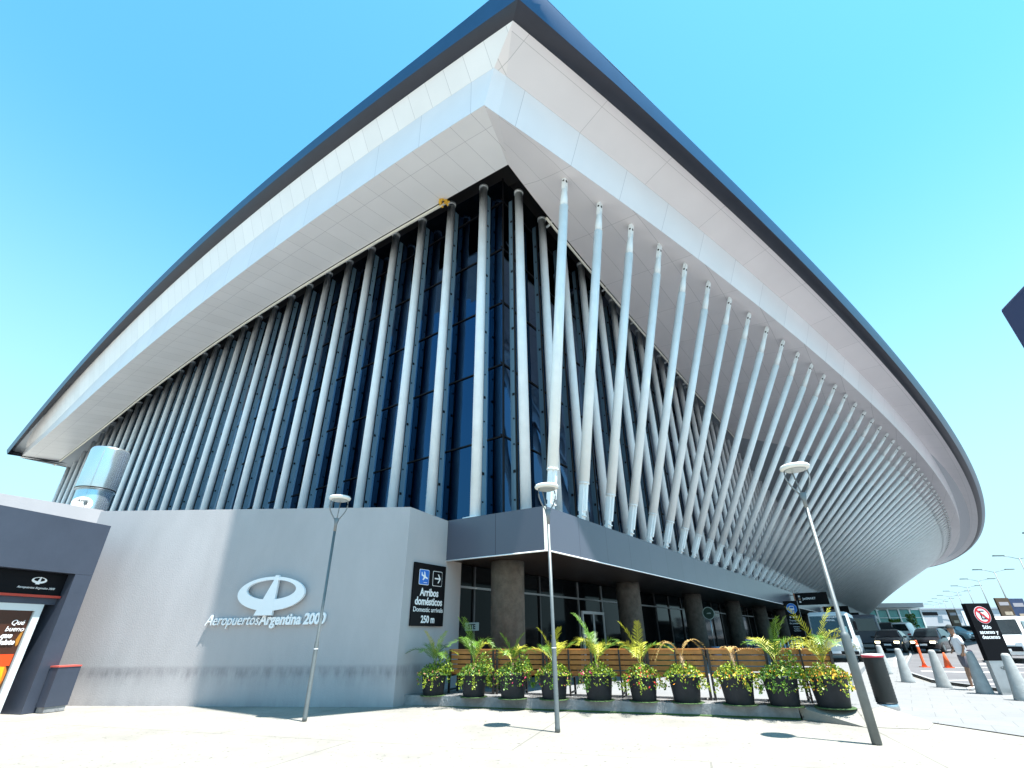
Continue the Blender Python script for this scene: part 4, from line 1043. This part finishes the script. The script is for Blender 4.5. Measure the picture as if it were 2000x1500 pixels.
for s_, z_, sz_ in (('TRANSPORTE', 2.13, .13), ('ESPECIAL', 1.99, .11)):
    text('lettering', s_, sz_, Rz @ frame((2.735+(2.13-z_)*.30, .1, z_), (0, 1, 0), (1, 0, .3)), m_signwhite, mbus, .002, .002)
# dark coach behind
p = ground_at((1700, 1250), 46); H = 2.5
st = [(-2.6, .98, .90, .45, 1.25, H-.1), (-2.5, 1.04, .96, .35, 1.25, H), (2.3, 1.04, .96, .35, 1.15, H), (2.55, 1.0, .92, .4, 1.1, H-.15), (2.6, .95, .88, .45, 1.0, 2.0)]
vehicle('dark_van', 'dark high-roofed van in the shade behind the minibus', 'van', p, HD, mat('paint_grey', (.10, .10, .12), .4, .3), st, (-1.7, 1.7), .38, [('windscreen', [[(2.58, -.8, 2.2), (2.58, .8, 2.2), (2.63, .88, 1.3), (2.63, -.88, 1.3)]]), ('side_window', [[(x_, sg*.975, 2.2), (x_+.9, sg*.975, 2.2), (x_+.9, sg*1.05, 1.3), (x_, sg*1.05, 1.3)] for sg in (-1, 1) for x_ in (-2.2, -1.1, 0, 1.1)])], [('headlight', [((2.6, -.7, .8), (.08, .2, .2)), ((2.6, .7, .8), (.08, .2, .2))], m_signwhite)])

# ------------------------------------------------------------------ signs on and under the canopy
def hang(s, w1, w2, z1, z2, lab, words, icon=False):
    t = thing('hanging_sign', lab, 'sign', tuple(W(s, (w1+w2)/2, z1)), 0, 'black airline signs projecting from the fascia')
    MB().box(W(s, (w1+w2)/2, (z1+z2)/2), (.16, w2-w1, z2-z1), RM).build('panel', m_sign, t)
    MB().box(W(s-.02, w1+.05, (z1+z2)/2), (.20, .10, z2-z1+.02), RM).build('edge_strip', mat('copper_strip', (.55, .22, .13), .5), t)
    MB().box(W(s, w1-.15, z2-.15), (.06, .4, .06), RM).build('bracket', m_galv, t)
    nm = -U; xd = Vector((-V.x, -V.y, 0))
    if words: text('lettering', words, .26 if len(words) < 10 else .2, frame(W(s-.095, w1+.95 if not icon else w1+1.25, (z1+z2)/2-.06), xd, nm), m_signwhite, t, .008, .004)
    if icon:
        for k, (dz) in enumerate((.24, 0, -.24)): flat('pictogram', rr(-.08, -.08, .08, .08, .02), frame(W(s-.085, w1+.45, (z1+z2)/2+dz), xd, nm), .008, m_signwhite if k != 1 else mat('pale_copper', (.5, .3, .2), .5), t)
hang(44, .2, 3.0, 3.95, 5.0, 'black sign with white airline name and copper edge, nearest under the struts', 'JetSMART', True)
hang(66, .2, 3.0, 3.7, 4.6, 'black sign with one long white line above the dark van', '— — — —')
hang(84, .2, 3.0, 3.5, 4.3, 'small black sign beyond the long white line sign', '—  ——')
hang(100, .2, 3.0, 3.3, 4.1, 'farthest black sign under the fascia, above the dark cars', '')
# bus information totem
s, w_ = 30, 1.75
t = thing('bus_totem', 'tall black bus totem with round blue bus symbol under the canopy edge', 'sign', tuple(W(s, w_, TZ)))
MB().box(W(s, w_, 1.95), (.14, .92, 3.45), RM).build('panel', m_sign, t)
MB().box(W(s, w_+.47, 1.95), (.15, .02, 3.45), RM).build('edge', m_galv, t)
xd = -V; nm = -U
def BM(a, z, off=0): return frame(W(s-.075-off, w_+a, z), xd, nm)
flat('bus_symbol', circ(.34, 32), BM(.02, 3.18), .006, m_blue, t)
flat('bus_symbol_ring', circ(.34, 32), BM(.02, 3.18, .007), .003, mat('ring_pale', (.25, .5, .8), .5), t, circ(.315, 32))
flat('bus_icon', rr(-.15, -.13, .15, .15, .05), BM(.02, 3.2, .007), .004, m_signwhite, t)
flat('bus_icon_window', rr(-.12, -.01, .12, .10, .03), BM(.02, 3.2, .012), .003, m_blue, t)
for z_, n_ in ((2.62, 3),):
    for k in range(n_): flat('small_icon', circ(.055, 12), BM(-.2+.2*k, z_), .004, m_signwhite, t)
for z_, s_, sz_ in ((2.36, 'Transporte', .15), (2.18, 'de pasajeros', .15), (1.98, 'Transport', .10), (1.84, 'Transfer', .10), (1.72, 'Taxi Remis', .10), (1.35, 'Salida', .12), (1.2, 'Exit', .10)):
    text('lettering', s_, sz_, BM(.02, z_), m_signwhite, t, .001, .003)
# round cafe sign on a pole in a barrel
s, w_ = 17.5, -.6
c = W(s, w_, TZ)
t = thing('round_sign', 'round dark green sign on a thin pole standing in a blue barrel', 'sign', tuple(c))
MB().lathe([(.24, 0), (.27, .2), (.27, .55), (.24, .78), (.2, .8)], tuple(c), 20).build('barrel', mat('barrel_blue', (.12, .17, .25), .5, .2), t)
for z_ in (.2, .55): MB().lathe([(.275, z_), (.285, z_+.02), (.275, z_+.04)], tuple(c), 20).build('hoop', m_galv, t)
MB().tube([c+Vector((0, 0, .8)), c+Vector((0, 0, 2.1))], .02, 8).build('pole', m_steel, t)
Mr = frame(c+Vector((0, 0, 2.4))-U*.03, -V, -U)
flat('disc', circ(.32, 32), Mr, .04, mat('disc_green', (.01, .035, .025), .4), t)
flat('disc_ring', circ(.32, 32), Mr @ Matrix.Translation((0, 0, .041)), .004, mat('ring_grey', (.3, .36, .33), .5), t, circ(.285, 32))
flat('wave_line', [(-.12, -.03), (.14, -.03), (.1, .03), (-.05, .02)], Mr @ Matrix.Translation((0, 0, .042)), .003, mat('ring_grey', None), t)
# STOP-like sign behind the first column, green crate, tables
c = W(.9, -3.6, 1.9); t = thing('wall_notice', 'small grey notice reading ST beside the first concrete column', 'sign', tuple(c))
flat('plate', rr(-.30, -.12, .30, .12, .02), frame(c, -V, -U), .01, mat('notice_grey', (.3, .38, .38), .5), t)
text('lettering', 'STE', .2, frame(c-U*.012-Vector((0, 0, .07)), -V, -U), m_sign, t, .006, .002)
c = W(9.5, -.4, TZ); t = thing('green_bin', 'dark green low bin on the terrace behind the dry palm', 'bin', tuple(c))
MB().box(c+Vector((0, 0, .5)), (.7, .6, 1.0), RM).build('body', mat('bin_green', (.01, .10, .035), .5), t, bevel=.04)
MB().box(c+Vector((0, 0, 1.03)), (.74, .64, .06), RM).build('lid', mat('bin_green', None), t, bevel=.02)
tb = None
for i, (s, w_, d_) in enumerate(((13.5, -.9, 'behind the dry palm planters'), (15.2, -1.1, 'beside the blue barrel'), (19.5, -.9, 'right of the blue barrel'), (3.8, -1.0, 'by the first column and the door'))):
    c = W(s, w_, TZ)
    if tb is None:
        tb = thing('cafe_table', 'small round cafe table on the shaded terrace '+d_, 'table', tuple(c), 0, 'cafe tables under the canopy')
        MB().lathe([(.36, .73), (.37, .75), (.36, .765)], (0, 0, 0), 20).build('table_top', m_aludark, tb, False)
        MB().lathe([(.22, 0), (.22, .02), (.03, .04), (.03, .73)], (0, 0, 0), 12).build('pedestal', m_black, tb, False)
    else: dup(tb, tuple(c), 0, 'small round cafe table on the shaded terrace '+d_)
ch = None
for i, (s, w_, rz, d_) in enumerate(((12.9, -.9, .3, 'left of the table behind the dry palm'), (14.4, -.6, 2.0, 'between two tables behind the dry palm'), (16.0, -1.2, 2.8, 'left of the blue barrel'), (19.0, -.4, 1.0, 'just right of the blue barrel'), (20.2, -.9, 3.4, 'farthest right by the luggage trolleys'), (3.1, -1.1, .2, 'left of the table by the first column'), (4.6, -1.0, 3.0, 'right of the table by the door'))):
    c = W(s, w_, TZ)
    if ch is None:
        ch = thing('cafe_chair', 'dark metal cafe chair '+d_, 'chair', tuple(c), rz, 'cafe chairs under the canopy')
        MB().box((0, 0, .45), (.4, .4, .03)).build('seat', m_aludark, ch, False, .01)
        MB().box((-.19, 0, .72), (.03, .38, .26)).build('backrest', m_aludark, ch, False, .01)
        for lx in (-.18, .18):
            for ly in (-.18, .18): MB().tube([(lx, ly, .44), (lx*1.1, ly*1.1, 0)], .013, 6).build('leg', m_galv, ch, False)
    else: dup(ch, tuple(c), rz, 'dark metal cafe chair '+d_)
# luggage trolleys
tr_ = None
for i in range(3):
    c = W(24.0+.55*i, .0, TZ); d_ = ('nearest of the nested row', 'middle of the nested row', 'farthest of the nested row')[i]
    if tr_ is None:
        tr_ = thing('luggage_trolley', 'steel luggage trolley with blue bar, '+d_+' before the bus totem', 'trolley', tuple(c), math.atan2(U.y, U.x), 'nested luggage trolleys')
        b_ = MB()
        for sg in (-.3, .3): b_.tube([(-.45, sg, .18), (.5, sg*.8, .14)], .018, 6); b_.tube([(-.45, sg, .18), (-.55, sg, 1.02)], .018, 6)
        b_.tube([(.5, -.24, .14), (.5, .24, .14)], .018, 6); b_.tube([(-.5, -.3, .6), (-.5, .3, .6)], .015, 6); b_.build('frame', m_steel, tr_, False)
        MB().box((-.57, 0, 1.03), (.06, .72, .10)).build('handle', m_blue, tr_, False, .02)
        MB().box((-.52, 0, .78), (.03, .58, .18)).build('ad_board', mat('ad_blue', (.03, .06, .2), .5), tr_, False)
        for wx, wy in ((-.4, .28), (-.4, -.28), (.42, 0)): MB().tube([(wx, wy-.02, .07), (wx, wy+.02, .07)], .07, 12).build('wheel', m_tyre, tr_, False)
    else: dup(tr_, tuple(c), None, 'steel luggage trolley with blue bar, '+d_+' before the bus totem')
# steel posts at the edge of the canopy
sp_ = None
names = ['first', 'second', 'third', 'fourth', 'fifth', 'sixth', 'seventh']
for i in range(7):
    c = W(20.5+1.25*i, 2.1+.0*i, TZ); lb = names[i]+' of seven slim steel posts before the bus totem, counted from the camera'
    if sp_ is None:
        sp_ = thing('steel_post', lb, 'post', tuple(c), 0, 'slim steel posts at the canopy edge')
        MB().lathe([(.09, 0), (.09, .015), (.048, .03), (.048, .98), (.03, 1.0)], (0, 0, 0), 14).build('post', m_steel, sp_, False)
    else: dup(sp_, tuple(c), 0, lb)
mb = MB(); rp = ground_at((1770, 1245), 47)

# ------------------------------------------------------------------ far buildings
bx0, bx1, by = 84.0, 115.2, 150.0; gb = .75
t = thing('glass_pavilion', 'green-glazed far pavilion with flat grey roof right of the struts', 'building', ((bx0+bx1)/2, by, gb))
m_teal = mat('teal_glass', (.05, .30, .29), .15, 0, .6, noise=.5, nscale=.25)
MB().box(((bx0+bx1)/2, by+7, 3.9), (bx1-bx0, 13.6, 6.4)).build('glass_wall', m_teal, t)
MB().box(((bx0+bx1)/2-1, by+7, 8.3), (bx1-bx0+3.0, 16.5, 1.15)).build('roof', mat('pavilion_roof', (.36, .38, .40), .6), t)
m_mull = mat('pavilion_mullion', (.68, .75, .75), .5)
for k in range(11): MB().box((bx0+.1+(bx1-bx0-.2)*k/10, by+.1, 4.0), (.38, .3, 6.9)).build('mullion', m_mull, t)
for z in (7.45, 5.2, 2.4): MB().box(((bx0+bx1)/2, by+.12, z), (bx1-bx0, .2, .22 if z > 7 else .12)).build('transom', m_mull, t)
t = thing('warehouse', 'long low grey warehouse far off behind the street lights', 'building', (150, 160, gb))
MB().box((152, 168, 4.2), (66, 16, 6.9)).build('wall', mat('warehouse_wall', (.48, .50, .53), .7, noise=.08, nscale=.2), t)
MB().box((152, 168, 7.75), (66.6, 16.6, .4)).build('parapet', mat('warehouse_cap', (.38, .43, .48), .6), t)
for x_ in (125, 150, 170): MB().box((x_, 159.96, 6.4), (5.2, .12, .9)).build('window', m_sign, t)
for x_ in (136, 158): MB().box((x_, 159.9, 4.0), (2.4, .2, 6.4)).build('downpipe_panel', mat('warehouse_pale', (.75, .78, .8), .6), t)
MB().box((152, 159.8, 2.9), (66, .3, .25)).build('rail', mat('warehouse_rail', (.1, .12, .13), .6), t)
# greenery before the pavilion
for i, (px, lab) in enumerate(((1746, 'small bushy tree before the green pavilion, left of the pair'), (1780, 'thin young tree before the green pavilion, right of the pair'))):
    q = ground_at((px, 1210), 120); t = thing('young_tree', lab, 'tree', q, 0, 'young trees before the pavilion')
    MB().tube([q, Vector(q)+Vector((.1, 0, 3.2))], [.12, .06], 6).build('trunk', mat('bark', (.1, .07, .05), .9), t)
    mb = MB(); rnd = random.Random(i)
    for k in range(420):
        a_ = rnd.uniform(0, 6.3); r_ = rnd.random()**.5*(1.2-.3*i); z_ = rnd.uniform(1.6, 3.4+1.0*i)
        leafcloud(mb, (q[0]+r_*cos(a_), q[1]+r_*sin(a_), q[2]+z_), .2, .1, 1, rnd, .38, 0, [m_ground_leaf, m_leaf])
    mb.build('crown', m_ground_leaf, t)
# double-armed street lights, evenly spaced
SLP = [(61.2, 55.6), (74.0, 73.9), (86.0, 91.5), (97.7, 108.4), (109.4, 125.2), (120.8, 141.9), (132.3, 158.7), (143.5, 175.2), (155, 192), (166.5, 209)]
slt = None
ordn = ['nearest, at the right edge', 'second', 'third', 'fourth', 'fifth', 'sixth', 'seventh', 'eighth', 'ninth', 'farthest']
for i, (x_, y_) in enumerate(SLP):
    lab = 'tall double-armed street light, '+ordn[i]+(' of the row' if i else '')+', above the parking area'
    if slt is None:
        slt = thing('street_light', lab, 'street light', (x_, y_, .3), .0, 'double-armed street lights over the car park')
        MB().lathe([(.16, 0), (.13, 2), (.07, 10.7)], (0, 0, 0), 10).build('pole', m_galv, slt, False)
        for sg in (-1, 1):
            MB().tube([(0, 0, 10.55), (sg*1.2, 0, 10.85), (sg*2.2, 0, 11.0)], .04, 6).build('arm', m_galv, slt, False)
            MB().box((sg*2.9, 0, 11.05), (1.5, .38, .13)).build('lamp_head', mat('lamp_dark', (.12, .15, .15), .5), slt, False)
    else: dup(slt, (x_, y_, .3), 0, lab)
# brown advertising banners on the median
def banner(px, Y, z0_, z1_, wd_, lab, col):
    q = ground_at(px, Y); t = thing('banner_totem', lab, 'banner', q, .1, 'advertising totems in the car park')
    MB().box((0, 0, (z0_+z1_)/2), (wd_, .2, z1_-z0_)).build('panel', col, t, False, .03)
    MB().box((0, 0, z0_/2), (wd_*.6, .16, z0_)).build('base', m_black, t, False)
    MB().box((0, -.105, z1_-.5*(z1_-z0_)/2.4), (wd_*.7, .02, .12*(z1_-z0_))).build('lettering_block', mat('banner_white', (.35, .33, .36), .6), t, False)
    MB().box((.1, -.105, z0_+.45*(z1_-z0_)), (wd_*.55, .02, .12*(z1_-z0_))).build('picture_block', mat('banner_cream', (.5, .4, .3), .6, noise=.5, nscale=2), t, False)
banner((1874, 1235), 66, .8, 3.3, 1.2, 'narrow brown advertising totem left of the black totem, far off', mat('banner_brown', (.09, .055, .03), .5, noise=.5, nscale=1.5))
banner((1984, 1235), 60, 1.4, 4.3, 1.7, 'brown advertising totem right of the black totem above the van', mat('banner_brown', None))
banner((2012, 1235), 62, 1.0, 4.3, 1.9, 'dark blue advertising totem cut by the right edge', mat('banner_blue', (.03, .05, .12), .5, noise=.4, nscale=1.5))
# white tubular barrier
q = ground_at((1845, 1245), 52); t = thing('barrier_frame', 'white tubular barrier frame among the far cars', 'barrier', q, HD+.4)
for k in range(5): MB().tube([(-2+k, 0, 0), (-2+k, 0, 1.3)], .05, 6).build('post', m_signwhite, t, False)
for z in (.6, 1.3): MB().tube([(-2, 0, z), (2, 0, z)], .045, 6).build('rail', m_signwhite, t, False)
# corner of a large blue sign on a mast, cut by the right edge
t = thing('overhead_sign', 'corner of a big dark blue sign high at the right edge of the picture', 'sign', (6.05, 2.9, 0))
RS = Matrix((Vector((-.32, -.95, 0)).normalized(), Vector((.95, -.32, 0)).normalized(), Vector((0, 0, 1)))).transposed()
MB().box((6.35-.32*1.5+.1, 5.0-.95*1.5-.03, 4.3), (3.16, .2, 2.0), RS).build('board', mat('board_blue', (.045, .06, .14), .35, .2), t, bevel=.03)
MB().lathe([(.08, 0), (.08, 4.6)], (6.05, 2.9, 0), 14).build('mast', m_galv, t)
